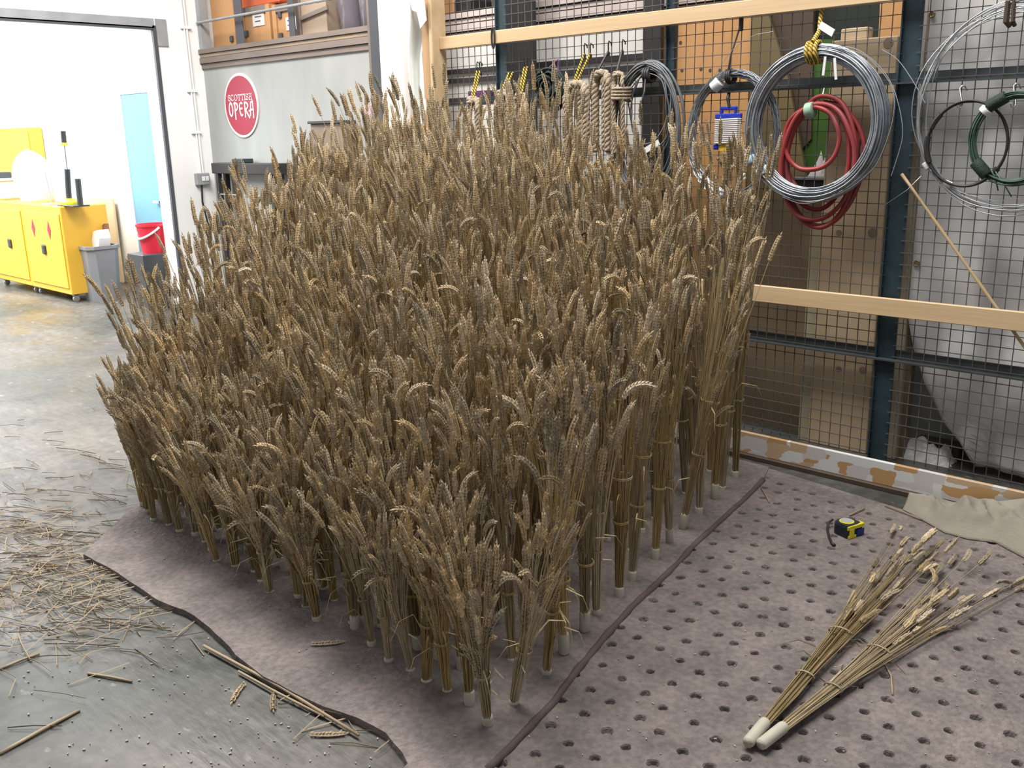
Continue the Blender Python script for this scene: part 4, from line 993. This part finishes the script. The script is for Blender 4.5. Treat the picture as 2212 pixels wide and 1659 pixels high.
MB().tube([(c.x-0.03, YH-0.03, c.z+0.10), (q.x, YF-0.012, q.z), (c.x+0.06, YH-0.03, c.z+0.09)], 0.003, 5).build('pink_string', MT['purple'], gh)
# purple box on the rail and pale things low behind
a, b = wy(1013, 204, YF+0.03), wy(1052, 201, YF+0.03)
tag(MB().rbox(a.x, b.x, YF+0.02, YF+0.10, 1.70, 1.735, 0.003).build('small_box', MT['purple']), 'small purple box on the upper fence rail', 'box')
# grey hoops seen low behind the wheat
p = wy(1385, 385, YF+0.08)
hp_ = thing('hoop_stack', 'stack of thin grey hoops behind the fence under the grey coil', 'hoops', (p.x, YF+0.13, p.z-0.12))
for i in range(8):
    MB().tube([(p.x+0.07*math.cos(a), YF+0.13+0.05*math.sin(a), p.z-0.10+i*0.024+R.uniform(-.004, .004)) for a in [2*math.pi*k/24 for k in range(24)]], 0.004, 6, closed=True).build('hoop', MT['grey_hoops'], hp_, smooth=True)
MB().rbox(p.x-0.10, p.x+0.10, YF+0.06, YF+0.20, p.z-0.16, p.z-0.106, 0.004).build('shelf', MT['black'], hp_)
MB().box(p.x-0.1, p.x-0.08, YF+0.06, YF+0.20, 0, p.z-0.16).box(p.x+0.08, p.x+0.1, YF+0.06, YF+0.20, 0, p.z-0.16).build('stand', MT['black'], hp_)
# bamboo cane
p, q = wy(1946, 376, YF-0.03), wy(2226, 770, YF-0.03)
d = (q-p); e = p + d*1.45
cane = MB()
P = [Vector((p.x+(e.x-p.x)*k/14, YF-0.022, p.z+(e.z-p.z)*k/14)) for k in range(15)]
cane.tube(P, [0.0062 if k % 3 else 0.0072 for k in range(15)], 8)
tag(cane.build('bamboo_cane', MT['bamboo'], smooth=True), 'thin bamboo cane leaning across the fence on the right', 'cane')

# ------------------------------------------------------------------ ground boards
TM = 0.022            # top of the clay mat
TP = 0.017            # top of the pierced board
edge = [(440, 500), (560, 560), (700, 650), (830, 740), (980, 800), (1120, 890), (1250, 1040), (1400, 1150), (1560, 1240), (1720, 1310), (1900, 1370), (2050, 1450), (2140, 1560), (2170, 1620)]
front = [gz(x/2.458, 1000+y/2.458, 0.01) for x, y in edge]
seam = [(640, 1659), (830, 1470), (1000, 1290), (1100, 1150), (1200, 1030), (1320, 890), (1440, 760), (1560, 650), (1700, 510), (1762, 440)]
seamp = [gz(800+x/2.517, 1000+y/2.517, TM) for x, y in seam] + [gz(1560, 1120, TM), gz(1610, 1075, TM), gz(1648, 1036, TM)]
outline = [(p.x, p.y) for p in front] + [(front[-1].x+0.03, 1.12), (seamp[0].x+0.02, 1.12)] + [(p.x, p.y) for p in seamp] + [(-1.93, 3.70), (-4.2, 3.70), (-4.18, 1.9), (gz(300, 1112).x-0.1, gz(300, 1112).y+0.06)]
def subdiv(poly, amp=0.006):
    out = []
    for i in range(len(poly)):
        a, b = poly[i], poly[(i+1) % len(poly)]; L_ = math.hypot(b[0]-a[0], b[1]-a[1]); k = max(1, min(12, int(L_/0.05)))
        for j in range(k):
            t_ = j/k; x, y = a[0]+(b[0]-a[0])*t_, a[1]+(b[1]-a[1])*t_
            out.append((x+amp*noise.noise(Vector((x*9, y*9, 0))), y+amp*noise.noise(Vector((x*9, y*9, 5)))))
    return out
ol = subdiv(outline)
cm = thing('clay_mat', 'mauve grey textured base board under the standing wheat', 'base board', (-2.8, 2.4, 0))
MB().prism(ol, 0.0, TM).build('board', MT['mat'], cm)
lp = []
for i in range(len(seamp)-1):
    for k in range(5):
        q = seamp[i].lerp(seamp[i+1], k/5); lp.append((q.x+0.004*noise.noise(Vector((q.y*14, 1, 0))), q.y, TM-0.006+0.003*noise.noise(Vector((q.y*20, 3, 0)))))
lp.append(tuple(seamp[-1]))
MB().tube(lp, [0.012+0.004*noise.noise(Vector((k*0.4, 0, 7))) for k in range(len(lp))], 8).build('raised_edge', MT['lip'], cm, smooth=True, label='dark rounded edge of the base board')
# pierced board
A_ = Vector((0.084, -0.015)); B_ = Vector((0.033, 0.093)); O_0 = Vector((-1.165, 2.056))
te = [gz(x, y, TP) for x, y in ((1640, 1022), (1880, 1082), (2044, 1150), (2212, 1229))]
clip = [(-1.50, 0.95), (0.35, 0.95), (0.35, te[3].y+0.02), (te[3].x, te[3].y), (te[1].x, te[1].y), (-1.98, 3.70), (-2.0, 3.3), (-1.60, 1.4)]
def inside_clip(p, c):
    P = p
    n = len(c)
    for i in range(n):
        a, b = c[i], c[(i+1) % n]; Q = []
        def sidef(q): return (b[0]-a[0])*(q[1]-a[1]) - (b[1]-a[1])*(q[0]-a[0])
        for j in range(len(P)):
            s0, s1 = P[j], P[(j+1) % len(P)]; d0, d1 = sidef(s0), sidef(s1)
            if d0 >= 0: Q.append(s0)
            if d0*d1 < 0:
                t_ = d0/(d0-d1); Q.append((s0[0]+(s1[0]-s0[0])*t_, s0[1]+(s1[1]-s0[1])*t_))
        P = Q
        if not P: return []
    return P
def hull(pts):
    pts = sorted(set(pts))
    def half(ps):
        h = []
        for p in ps:
            while len(h) >= 2 and (h[-1][0]-h[-2][0])*(p[1]-h[-2][1]) - (h[-1][1]-h[-2][1])*(p[0]-h[-2][0]) <= 0: h.pop()
            h.append(p)
        return h
    a = half(pts); b = half(reversed(pts)); return a[:-1]+b[:-1]
clip = hull([(round(x, 5), round(y, 5)) for x, y in clip])
pm = MB(); NH = 0
for i in range(-20, 40):
    for j in range(-20, 40):
        ctr = O_0 + A_*i + B_*j
        cell = [ctr-A_/2-B_/2, ctr+A_/2-B_/2, ctr+A_/2+B_/2, ctr-A_/2+B_/2]
        cell = [(p.x, p.y) for p in cell]
        cl = inside_clip(cell, clip)
        if len(cl) < 3: continue
        full = len(cl) == 4 and all(abs(cl[k][0]-cell[k][0])+abs(cl[k][1]-cell[k][1]) < 1e-6 for k in range(4))
        if not full:
            pm.add([(p[0], p[1], TP) for p in cl], [tuple(range(len(cl)))]); continue
        NH += 1
        hc = ctr + Vector((R.gauss(0, 0.006), R.gauss(0, 0.006))); hr = R.uniform(0.0115, 0.0155)
        n = 16; bnd = []
        for k in range(4):
            p, q = Vector(cell[k]), Vector(cell[(k+1) % 4])
            for s_ in range(4): bnd.append(p.lerp(q, s_/4))
        a0 = math.atan2(bnd[0].y-hc.y, bnd[0].x-hc.x)
        V = [(p.x, p.y, TP) for p in bnd]
        angs = [math.atan2(p.y-hc.y, p.x-hc.x) for p in bnd]
        rim = [(math.cos(a), math.sin(a)) for a in angs]
        irr = [1+R.uniform(-.10, .10) for _ in range(n)]
        V += [(hc.x+hr*1.18*irr[k]*rim[k][0], hc.y+hr*1.18*irr[k]*rim[k][1], TP+0.0008) for k in range(n)]
        V += [(hc.x+hr*irr[k]*rim[k][0], hc.y+hr*irr[k]*rim[k][1], TP-0.003) for k in range(n)]
        V += [(hc.x+hr*0.80*rim[k][0], hc.y+hr*0.80*rim[k][1], TP-0.013) for k in range(n)]
        F = []
        for ring in range(3):
            for k in range(n):
                l = (k+1) % n; F.append((ring*n+k, ring*n+l, (ring+1)*n+l, (ring+1)*n+k))
        F.append(tuple(range(3*n, 4*n)))
        pm.add(V, F)
n = len(clip)
pm.add([(p[0], p[1], TP) for p in clip] + [(p[0], p[1], 0.0) for p in clip], [(k, n+k, n+(k+1) % n, (k+1) % n) for k in range(n)])
po = pm.build('pierced_board', MT['mat'])
tag(po, 'mauve grey base board pierced with rows of round holes', 'base board')

# ------------------------------------------------------------------ wheat
def ear_mesh(bend, seed):
    rr = random.Random(seed); m = MB(); L = 0.098; n = 10
    def frame(t):
        # point and direction along a bending axis
        a = 0; x = z = 0; k = 12
        for i in range(k):
            aa = bend*t*(i+0.5)/k*1.0; x += math.sin(aa)*L*t/k; z += math.cos(aa)*L*t/k
        return Vector((x, 0, z)), bend*t
    def spik(p, d, side, ln, wd, th):
        d = d.normalized(); s = side - d*side.dot(d); s.normalize(); q = d.cross(s)
        e0, e1 = p, p + d*ln; c = p + d*ln*0.42
        m.add([e0, c+s*wd, c+q*th, c-s*wd*0.8, c-q*th, e1], [(0, 2, 1), (0, 3, 2), (0, 4, 3), (0, 1, 4), (5, 1, 2), (5, 2, 3), (5, 3, 4), (5, 4, 1)])
    for i in range(n):
        t = i/(n-0.3)*0.88 + 0.02
        p, a = frame(t); ax = Vector((math.sin(a), 0, math.cos(a))); sx = Vector((math.cos(a), 0, -math.sin(a))); sy = Vector((0, 1, 0))
        sc = (0.62 + 0.5*math.sin(math.pi*min(1, t*0.8+0.16)))
        sgn = 1 if i % 2 else -1
        for dirv, off in ((sy*sgn, 0.0), (-sy*sgn, 0.3), (sx, 0.15)):
            dv = (ax*1.0 + dirv*rr.uniform(0.2, 0.42) + Vector((rr.uniform(-.12, .12), rr.uniform(-.12, .12), rr.uniform(-.1, .1))))
            spik(p + dirv*0.0020, dv, dirv, 0.0170*sc, 0.0031*sc, 0.0038*sc)
        dv = ax + sx*-0.4; spik(p - sx*0.0018, dv, -sx, 0.017*sc, 0.0035*sc, 0.004*sc)
    p, a = frame(0.93); spik(p, Vector((math.sin(a), 0, math.cos(a))), Vector((0, 1, 0)), 0.018, 0.003, 0.003)
    return m.mesh('wheat_ear', MT['ear'])
BENDS = [0.05, 0.15, 0.28, 0.45, 0.7, 1.1, 1.7, 2.3]
EARS = [ear_mesh(b, 50+i) for i, b in enumerate(BENDS)]
EW = [8, 9, 7, 4, 2, 1.0, 0.6, 0.35]

def bundle_proto(h, nE, seed, flat=1.0, r1=0.085, low=0.45, extra=8, name='stalks', droop=1.0):
    """stalk mesh, list of (ear index, matrix), tie rings - in local coords, base at origin, up +Z"""
    rr = random.Random(seed); m = MB(); ears = []
    zt = 0.20*h + 0.06; rt = 0.017 + 0.004*h
    hp = 0.42*h
    for s in range(nE+extra):
        ph = rr.uniform(0, 2*math.pi); u = math.sqrt(rr.random())
        tier = rr.random()
        if s < nE:
            Lr = (rr.uniform(0.80, 1.0) if tier < 0.5 else (rr.uniform(0.6, 0.82) if tier < 0.82 else rr.uniform(low, 0.62)))
        else: Lr = rr.uniform(0.35, 0.85)
        L = max(0.16, Lr*h - 0.075)
        rb = 0.0125*u; spread = r1*(0.35+0.65*u)*(0.55+0.6*Lr) * rr.uniform(0.6, 1.25)
        if rr.random() < 0.05: spread *= 1.5
        ph2 = ph + rr.uniform(-0.5, 0.5)
        P = []; K = 6
        for k in range(K+1):
            z = L*k/K
            if z < zt: r = rb + (rt*u - rb)*(z/zt)
            else:
                f = (z-zt)/max(0.05, (h*0.95-zt)); r = rt*u + spread*(f**1.25)
            a = ph + (ph2-ph)*(k/K)
            P.append(Vector((r*math.cos(a)*flat, r*math.sin(a), z)) + Vector((rr.gauss(0, .0015)*flat, rr.gauss(0, .0015), 0))*(k > 1))
        d = (P[-1]-P[-2]).normalized()
        if s < nE:
            m.tube(P, [0.0017]*(K) + [0.0012], 3)
            q = d.to_track_quat('Z', 'X')
            out = Vector((math.cos(ph2)*flat, math.sin(ph2), 0))
            # roll so the bend goes outward
            xl_ = q @ Vector((1, 0, 0)); ang = rr.gauss(0, 0.8)
            o2 = out - d*out.dot(d)
            if o2.length > 1e-4:
                o2.normalize(); ca = max(-1, min(1, xl_.dot(o2))); sg_ = 1 if xl_.cross(o2).dot(d) > 0 else -1
                q = Quaternion(d, sg_*math.acos(ca)+ang) @ q
            ei = rr.choices(range(8), EW)[0]
            if flat < 0.9: ei = min(ei, 4)
            sc = rr.uniform(0.85, 1.15)
            ears.append((ei, Matrix.Translation(P[-1]) @ q.to_matrix().to_4x4() @ Matrix.Scale(sc, 4)))
        else:
            m.tube(P, 0.0016, 3)
            if rr.random() < 0.5:      # dry leaf blade
                t0 = P[3]; a = rr.uniform(0, 6.28); dv = Vector((math.cos(a)*flat, math.sin(a), 0)); ln = rr.uniform(0.06, 0.13)
                pts = [t0, t0+dv*ln*0.35+Vector((0, 0, ln*0.6)), t0+dv*ln*0.8+Vector((0, 0, ln*0.55)), t0+dv*ln*1.05+Vector((0, 0, ln*0.1))]
                sdv = Vector((-dv.y, dv.x, 0.3)).normalized()*0.0035; V = []
                for k, q_ in enumerate(pts): V += [q_-sdv*(1-k/3.3), q_+sdv*(1-k/3.3)]
                m.add(V, [(0, 1, 3, 2), (2, 3, 5, 4), (4, 5, 7, 6)])
    me = m.mesh(name, MT['stalk'])
    ties = [(zt, rt+0.003)]
    if h > 0.8: ties.append((hp, rt + 0.5*r1*((hp-zt)/(h*0.95-zt))**1.25 + 0.004))
    return me, ears, ties
def tie_mesh(ties, flat=1.0):
    out = []
    for z, r in ties:
        f = flat if z > 0.3 else 1
        P = [(r*math.cos(a)*f, r*math.sin(a), z-0.004+0.008*k/24) for k, a in enumerate([4*math.pi*k/24 for k in range(25)])]
        out.append(MB().tube(P, 0.0018, 4).mesh('twine', MT['stalk']))
    return out
sl = MB().lathe([(0.0135, 0), (0.0150, 0.004), (0.0155, 0.058), (0.0140, 0.062)], 12).mesh('sleeve', MT['sleeve'], True)
HC = [0.42, 0.52, 0.64, 0.78, 0.92, 1.08, 1.24, 1.42, 1.62]
PROTO = {}
for i, h in enumerate(HC):
    for k in range(3):
        me, ears, ties = bundle_proto(h, 33, 1000+i*10+k, r1=0.09 if h > 0.6 else 0.085, low=0.36)
        PROTO[(i, k)] = (me, ears, tie_mesh(ties))
def put_bundle(proto, loc, rot, scale, label, group, cat='wheat bundle', sleeve_len=1.0, sink=0.0):
    me, ears, tm = proto
    t = bpy.data.objects.new('wheat_bundle', None); COL.objects.link(t); t.empty_display_size = 0.05
    t.location = loc; t.rotation_mode = 'QUATERNION'; t.rotation_quaternion = rot; t.scale = (scale, scale, scale)
    t['label'] = label; t['category'] = cat; t['group'] = group
    for nm, d in [('stalks', me), ('tape_sleeve', sl)] + [('twine', x) for x in tm]:
        o = bpy.data.objects.new(nm, d); COL.objects.link(o); o.parent = t
        if nm == 'tape_sleeve': o.location = (0, 0, -sink); o.scale = (1, 1, sleeve_len)
    for ei, M4 in ears:
        o = bpy.data.objects.new('ear', EARS[ei]); COL.objects.link(o); o.parent = t; o.matrix_basis = M4
    return t
NV = 15
FR, FL, BR, BL = Vector((-1.53, 1.53)), Vector((-3.68, 1.62)), Vector((-1.99, 3.50)), Vector((-3.95, 3.50))
def lerp_tab(T, y):
    if y <= T[0][0]: return T[0][1]
    for i in range(len(T)-1):
        if y <= T[i+1][0]:
            f = (y-T[i][0])/(T[i+1][0]-T[i][0]); return T[i][1]+(T[i+1][1]-T[i][1])*f
    return T[-1][1]
HR = [(1.53, .50), (1.70, .68), (2.03, .88), (2.3, .95), (2.74, 1.07), (3.2, 1.36), (3.5, 1.52)]
HM = [(1.56, .47), (1.72, .66), (2.0, .88), (2.4, 1.12), (2.8, 1.38), (3.2, 1.62), (3.5, 1.76)]
HL = [(1.60, .50), (1.74, .72), (1.95, 1.00), (2.14, 1.17), (2.36, 1.32), (2.64, 1.48), (3.5, 1.74)]
ORD = ['first', 'second', 'third', 'fourth', 'fifth', 'sixth', 'seventh', 'eighth', 'ninth', 'tenth', 'eleventh', 'twelfth', 'thirteenth', 'fourteenth', 'fifteenth', 'sixteenth', 'seventeenth', 'eighteenth', 'nineteenth', 'twentieth', 'twenty-first', 'twenty-second', 'twenty-third', 'twenty-fourth', 'twenty-fifth']
WG = 'wheat bundles standing in the block'
for j in range(NV):
    NU = 25 if j < 2 else 19
    for i in range(NU):
        u, v = i/(NU-1), j/(NV-1)
        st = 0.5/(NU-1) if j % 2 else 0.0
        uu = min(1, max(0, u + (st if 0 < i < NU-1 else 0)))
        p = FR.lerp(FL, uu).lerp(BR.lerp(BL, uu), v**1.12)
        eg = 0.4 if (i == 0 or j == 0) else 1.0
        p = p + Vector((R.gauss(0, 0.016)*eg + (R.gauss(0, .012) if j == 0 else 0), R.gauss(0, 0.016)))
        if u < 0.35: h = lerp_tab(HR, p.y)*(1-u/0.35) + lerp_tab(HM, p.y)*(u/0.35)
        elif u < 0.7: h = lerp_tab(HM, p.y)
        else: h = lerp_tab(HM, p.y)*(1-(u-0.7)/0.3) + lerp_tab(HL, p.y)*((u-0.7)/0.3)
        if p.y > 2.7 and 0.08 < u < 0.46:
            dip = min(1, (p.y-2.7)/0.5)*min(1, (0.46-u)/0.10); h *= 1-0.17*dip; h *= R.gauss(1.0, 0.05)
            if i == 3 and j >= NV-2: h = 1.60
        h *= R.gauss(1.0, 0.045)
        hi = min(range(len(HC)), key=lambda k: abs(HC[k]-h)); sc = max(0.88, min(1.12, h/HC[hi]))
        lean = Vector((R.gauss(0, 0.055), R.gauss(0, 0.055), 1))
        kk = max(0.0, min(1.0, (u-0.15)/0.45)); ll = R.uniform(-0.02, 0.19)*kk*(0.45 if j == 0 else 1)*(0.35 if i == NU-1 else (0.7 if u > 0.85 else 1)); lean.x -= 0.73*ll; lean.y -= 0.69*ll
        if i == 0: lean.x += R.uniform(0.0, 0.09) if j < 10 else R.uniform(0.0, 0.07)
        if i == NU-1: lean.x -= R.uniform(0.0, 0.13)
        if j <= 1: lean.y -= R.uniform(-0.02, 0.09)*(0.4 if i == NU-1 else 1); lean.x -= R.uniform(-0.05, 0.08)*(0.2 if i == NU-1 else 1)
        pass
        q = Vector((0, 0, 1)).rotation_difference(lean.normalized()) @ Quaternion((0, 0, 1), R.uniform(0, 6.28))
        if i == 0 and j == 0: lab = 'short wheat bundle at the near corner of the block, closest to the camera'
        elif j == 0 and i == NU-1: lab = 'wheat bundle at the far left corner of the block, leaning outward'
        elif i == 0 and j == NV-1: lab = 'tall wheat bundle at the right back corner beside the painted board'
        elif j == 0: lab = '%s wheat bundle along the front edge, counted left from the near corner' % ORD[i]
        elif i == 0: lab = '%s wheat bundle along the right edge, counted back from the near corner' % ORD[j]
        elif i == NU-1: lab = 'wheat bundle on the left outer edge, seen against the pale floor'
        elif j == NV-1: lab = 'tall wheat bundle in the back row nearest the fence'
        else: lab = 'dense upright wheat bundle inside the block, hemmed in by others'
        sink = (0.0 if R.random() < 0.5 else R.uniform(0.02, 0.055)) if i == 0 else (0.02 if R.random() < 0.15 else R.uniform(0.045, 0.061))
        put_bundle(PROTO[(hi, R.randrange(3))], (p.x, p.y, TM), q, sc, lab, WG, sink=sink)
# two bundles lying on the pierced board
for k, (b0, b1, seed, lab) in enumerate(((gz(1615, 1608, TP+0.02), gz(2000, 1150, TP+0.02), 31, 'lying wheat bundle nearer the tape measure, cut ends taped white'), (gz(1643, 1612, TP+0.02), gz(2150, 1212, TP+0.02), 32, 'lying wheat bundle on the right with wider spread ears'))):
    d = b1-b0; L_ = d.length; d.normalize()
    me, ears, ties = bundle_proto(L_, 40, seed, flat=0.42, r1=0.115 if k else 0.095, low=0.5, extra=10)
    yv = Vector((0, 0, 1)).cross(d).normalized(); xv = yv.cross(d)
    q = Matrix((xv, yv, d)).transposed().to_quaternion()
    put_bundle((me, ears, tie_mesh(ties, 0.5)), b0+Vector((0, 0, 0.004)), q, 1.0, lab, 'wheat bundles lying on the pierced board', sleeve_len=1.7)

# ------------------------------------------------------------------ tape measure
pc_ = gz(1829, 1152, TP)
ang = math.radians(-8)
tm_ = thing('tape_measure', 'navy and yellow tape measure with wrist strap on the pierced board', 'tape measure', (pc_.x, pc_.y, TP))
def rot2(x, y, a): return (x*math.cos(a)-y*math.sin(a), x*math.sin(a)+y*math.cos(a))
def dshape(s, n=8):
    P = []
    for (cx, cy, r_, a0) in ((s-0.012, -s+0.012, 0.012, -90), (s-0.028, s-0.028, 0.028, 0), (-s+0.03, s-0.03, 0.03, 90), (-s+0.012, -s+0.012, 0.012, 180)):
        for k in range(n+1):
            a = math.radians(a0+90*k/n); P.append((cx+r_*math.cos(a), cy+r_*math.sin(a)))
    return P
TA = math.radians(72)
def place(P): return [(pc_.x + rot2(x, y, TA)[0], pc_.y + rot2(x, y, TA)[1]) for x, y in P]
MB().prism(place(dshape(0.041)), TP, TP+0.042).prism(place(dshape(0.037)), TP+0.042, TP+0.047).build('case', MT['navy'], tm_)
yb2 = MB()
yl = place([(-0.043, -0.0435), (0.041, -0.0435), (0.0435, -0.012), (0.034, -0.031), (0.01, -0.037), (-0.03, -0.038), (-0.043, -0.038)])
yb2.prism(yl, TP+0.036, TP+0.0482)
yb2.prism(place([(-0.040, -0.045), (0.0, -0.045), (0.0, -0.041), (-0.040, -0.041)]), TP+0.002, TP+0.012)
yb2.prism(place([(-0.034, -0.045), (-0.012, -0.045), (-0.012, -0.041), (-0.034, -0.041)]), TP+0.012, TP+0.036)
yb2.build('yellow_trim', MT['tape_yellow'], tm_, label='lime yellow trim')
MB().prism(place([(0.004, -0.0445), (0.041, -0.0445), (0.041, -0.041), (0.004, -0.041)]), TP+0.004, TP+0.03).build('blue_panel', MT['tape_blue'], tm_)
ctr = place([(0.0, 0.004)])[0]
MB().lathe([(0.027, 0), (0.027, 0.0015)], 24, (ctr[0], ctr[1], TP+0.047)).build('label_ring', MT['tape_yellow'], tm_)
ctr2 = place([(0.003, 0.008)])[0]
MB().lathe([(0.0225, 0), (0.0225, 0.0012)], 24, (ctr2[0], ctr2[1], TP+0.0485)).build('label_disc', MT['silver'], tm_, label='silver round label')
sp_ = [gz(x, y, TP+z) for x, y, z in ((1800, 1122, 0.03), (1790, 1128, 0.02), (1787, 1142, 0.008), (1791, 1160, 0.006), (1796, 1172, 0.006), (1802, 1178, 0.006))]
MB().tube(sp_, [0.004, 0.0045, 0.0045, 0.0045, 0.005, 0.007], 8).build('wrist_strap', MT['black'], tm_, smooth=True)

# ------------------------------------------------------------------ gauze heap
def gauze():
    top_ = [(1962, 1090), (2010, 1083), (2060, 1086), (2110, 1078), (2160, 1082), (2212, 1076), (2300, 1080)]
    bot_ = [(1950, 1100), (2000, 1128), (2040, 1150), (2090, 1164), (2150, 1172), (2212, 1205), (2300, 1240)]
    V = []; nu, nv = 60, 26
    for i in range(nu+1):
        f = i/nu*(len(top_)-1); k = min(len(top_)-2, int(f)); t_ = f-k
        tp2 = (top_[k][0]+(top_[k+1][0]-top_[k][0])*t_, top_[k][1]+(top_[k+1][1]-top_[k][1])*t_)
        bt2 = (bot_[k][0]+(bot_[k+1][0]-bot_[k][0])*t_, bot_[k][1]+(bot_[k+1][1]-bot_[k][1])*t_)
        a = gz(*bt2, TP+0.004); b = wy(tp2[0], tp2[1], yb_-0.03)
        b.z = max(b.z, 0.03)
        for j in range(nv+1):
            v = j/nv
            p = a.lerp(b, v)
            bump_ = math.sin(math.pi*min(1, v*1.0))*0.045
            nzv = noise.noise(Vector((p.x*7, p.y*9, 1.5)))*0.05 + (0.5-abs(noise.noise(Vector((p.x*13+p.y*9, p.y*8-p.x*5, 2.5)))))*0.075 + (0.5-abs(noise.noise(Vector((p.x*31, p.y*19-p.x*12, 4.5)))))*0.02
            z = p.z + (bump_*0.8 + nzv*math.sin(math.pi*v)**1.5*0.8)*min(1, i/8)
            V.append((p.x, p.y, max(z, TP+0.003)))
    n = nv+1
    F = [(i*n+j, (i+1)*n+j, (i+1)*n+j+1, i*n+j+1) for i in range(nu) for j in range(nv)]
    return MB().add(V, F)
o = gauze().build('gauze_cloth', MT['gauze'], smooth=True)
md = o.modifiers.new('thickness', 'SOLIDIFY'); md.thickness = 0.003
tag(o, 'crumpled beige gauze cloth heaped against the painted board', 'cloth')

# ------------------------------------------------------------------ loose straw
def straw_lab(p0, p1, lab, r=0.0035, mid=0.0, z=0.004):
    a, b = gz(*p0, z), gz(*p1, z); c = (a+b)/2 + Vector((mid, mid*0.4, 0.002))
    o = MB().tube([a, a.lerp(c, 0.5), c, c.lerp(b, 0.5), b], [r, r, r, r, r*0.8], 6).build('loose_straw', MT['litter'], smooth=True)
    return tag(o, lab, 'straw', 'single straws on the floor')
straw_lab((0, 1628), (172, 1534), 'thick pale straw on the concrete at the lower left corner', 0.005)
straw_lab((440, 1395), (775, 1588), 'long thin straw lying along the front edge of the base board', 0.005, 0.02, 0.012)
straw_lab((515, 1450), (700, 1548), 'second long straw lying beside the base board edge', 0.004, -0.015, 0.01)
straw_lab((190, 1455), (285, 1472), 'short straw on the bare concrete left of the base board', 0.004)
straw_lab((0, 1445), (85, 1412), 'straw at the left picture edge below the straw litter', 0.004)
straw_lab((1905, 1422), (1928, 1500), 'short bent straw between the holes right of the lying bundles', 0.0028, 0.01, TP+0.004)
straw_lab((1645, 1055), (1662, 1085), 'short straw by the far end of the raised board edge', 0.0028, 0.0, TP+0.004)
straw_lab((1835, 1113), (1868, 1098), 'orange straw sticking out behind the tape measure', 0.003, 0.0, TP+0.006)
straw_lab((1912, 1092), (1990, 1122), 'thin straw lying beside the gauze cloth', 0.0028, 0.0, TP+0.006)
def litter():
    m = MB(); n = 0
    while n < 700:
        k = R.random()
        if k < 0.70: x, y = R.gauss(90, 130), R.gauss(1200, 110)
        elif k < 0.94: x, y = R.gauss(230, 110), R.gauss(1270, 60)
        else:
            f = R.random(); x, y = 180+f*650+R.gauss(0, 25), 1200+f*400+R.gauss(15, 14)
        if not (-150 < x < 900 and 820 < y < 1659): continue
        p = gz(x, y, 0)
        # keep off the base board
        e = lerp_tab([(190, 1200), (450, 1390), (640, 1485), (880, 1620)], x) if x > 185 else 1100
        if x > 190 and y < e+4 and x > 185+max(0, (1200-y))*1.1: continue
        a = R.gauss(0.55, 0.7); L_ = R.uniform(0.03, 0.18)*(1 if R.random() < 0.8 else 1.6)
        d = Vector((math.cos(a), math.sin(a), 0))*L_/2; z = R.uniform(0.002, 0.012)
        m.tube([p-d+Vector((0, 0, z)), p+Vector((R.gauss(0, .004), R.gauss(0, .004), z+0.004)), p+d+Vector((0, 0, z+R.uniform(-.002, .01)))], R.uniform(0.0010, 0.0020), 3); n += 1
    return m
tag(litter().build('straw_litter', MT['litter']), 'loose straw clippings strewn over the concrete left of the wheat', 'straw', kind='stuff')
def chaff():
    m = MB()
    for i in range(420):
        if i < 190: p = gz(R.uniform(1100, 2212), R.uniform(1050, 1659), 0); z = TP
        elif i < 290: p = gz(R.uniform(250, 1000), R.uniform(1150, 1659), 0); z = TM
        else: p = gz(R.uniform(0, 900), R.uniform(1300, 1659), 0); z = 0.0
        if z == TP and p.y > 3.6: continue
        if z == TM and (p.y < 1.32): z = 0.0
        r_ = R.uniform(0.0007, 0.0024); a = R.uniform(0, 3.14)
        m.bar((p.x-r_*1.5*math.cos(a), p.y-r_*1.5*math.sin(a), z+0.002), (p.x+r_*1.5*math.cos(a), p.y+r_*1.5*math.sin(a), z+0.002), r_*1.6, 0.003)
    return m
tag(chaff().build('chaff', MT['chaff']), 'pale chaff specks scattered over the boards and concrete', 'chaff', kind='stuff')
# loose ears dropped on the floor
for k, (x, y, a, lab) in enumerate(((530, 1478, 0.5, 'dropped wheat ear on the concrete beside the long straw'), (595, 1495, 0.8, 'dropped wheat ear beside the board edge, right of the first'), (668, 1590, 2.2, 'dropped wheat ear nearest the bottom picture edge'), (670, 1395, 2.3, 'dropped wheat ear on the base board in front of the wheat'))):
    p = gz(x, y, TM if k == 3 else 0.0)
    o = bpy.data.objects.new('fallen_ear', EARS[2]); COL.objects.link(o); o.location = (p.x, p.y, (TM if k == 3 else 0.0)+0.006)
    o.rotation_euler = (math.pi/2, 0, a); tag(o, lab, 'wheat ear', 'dropped wheat ears')
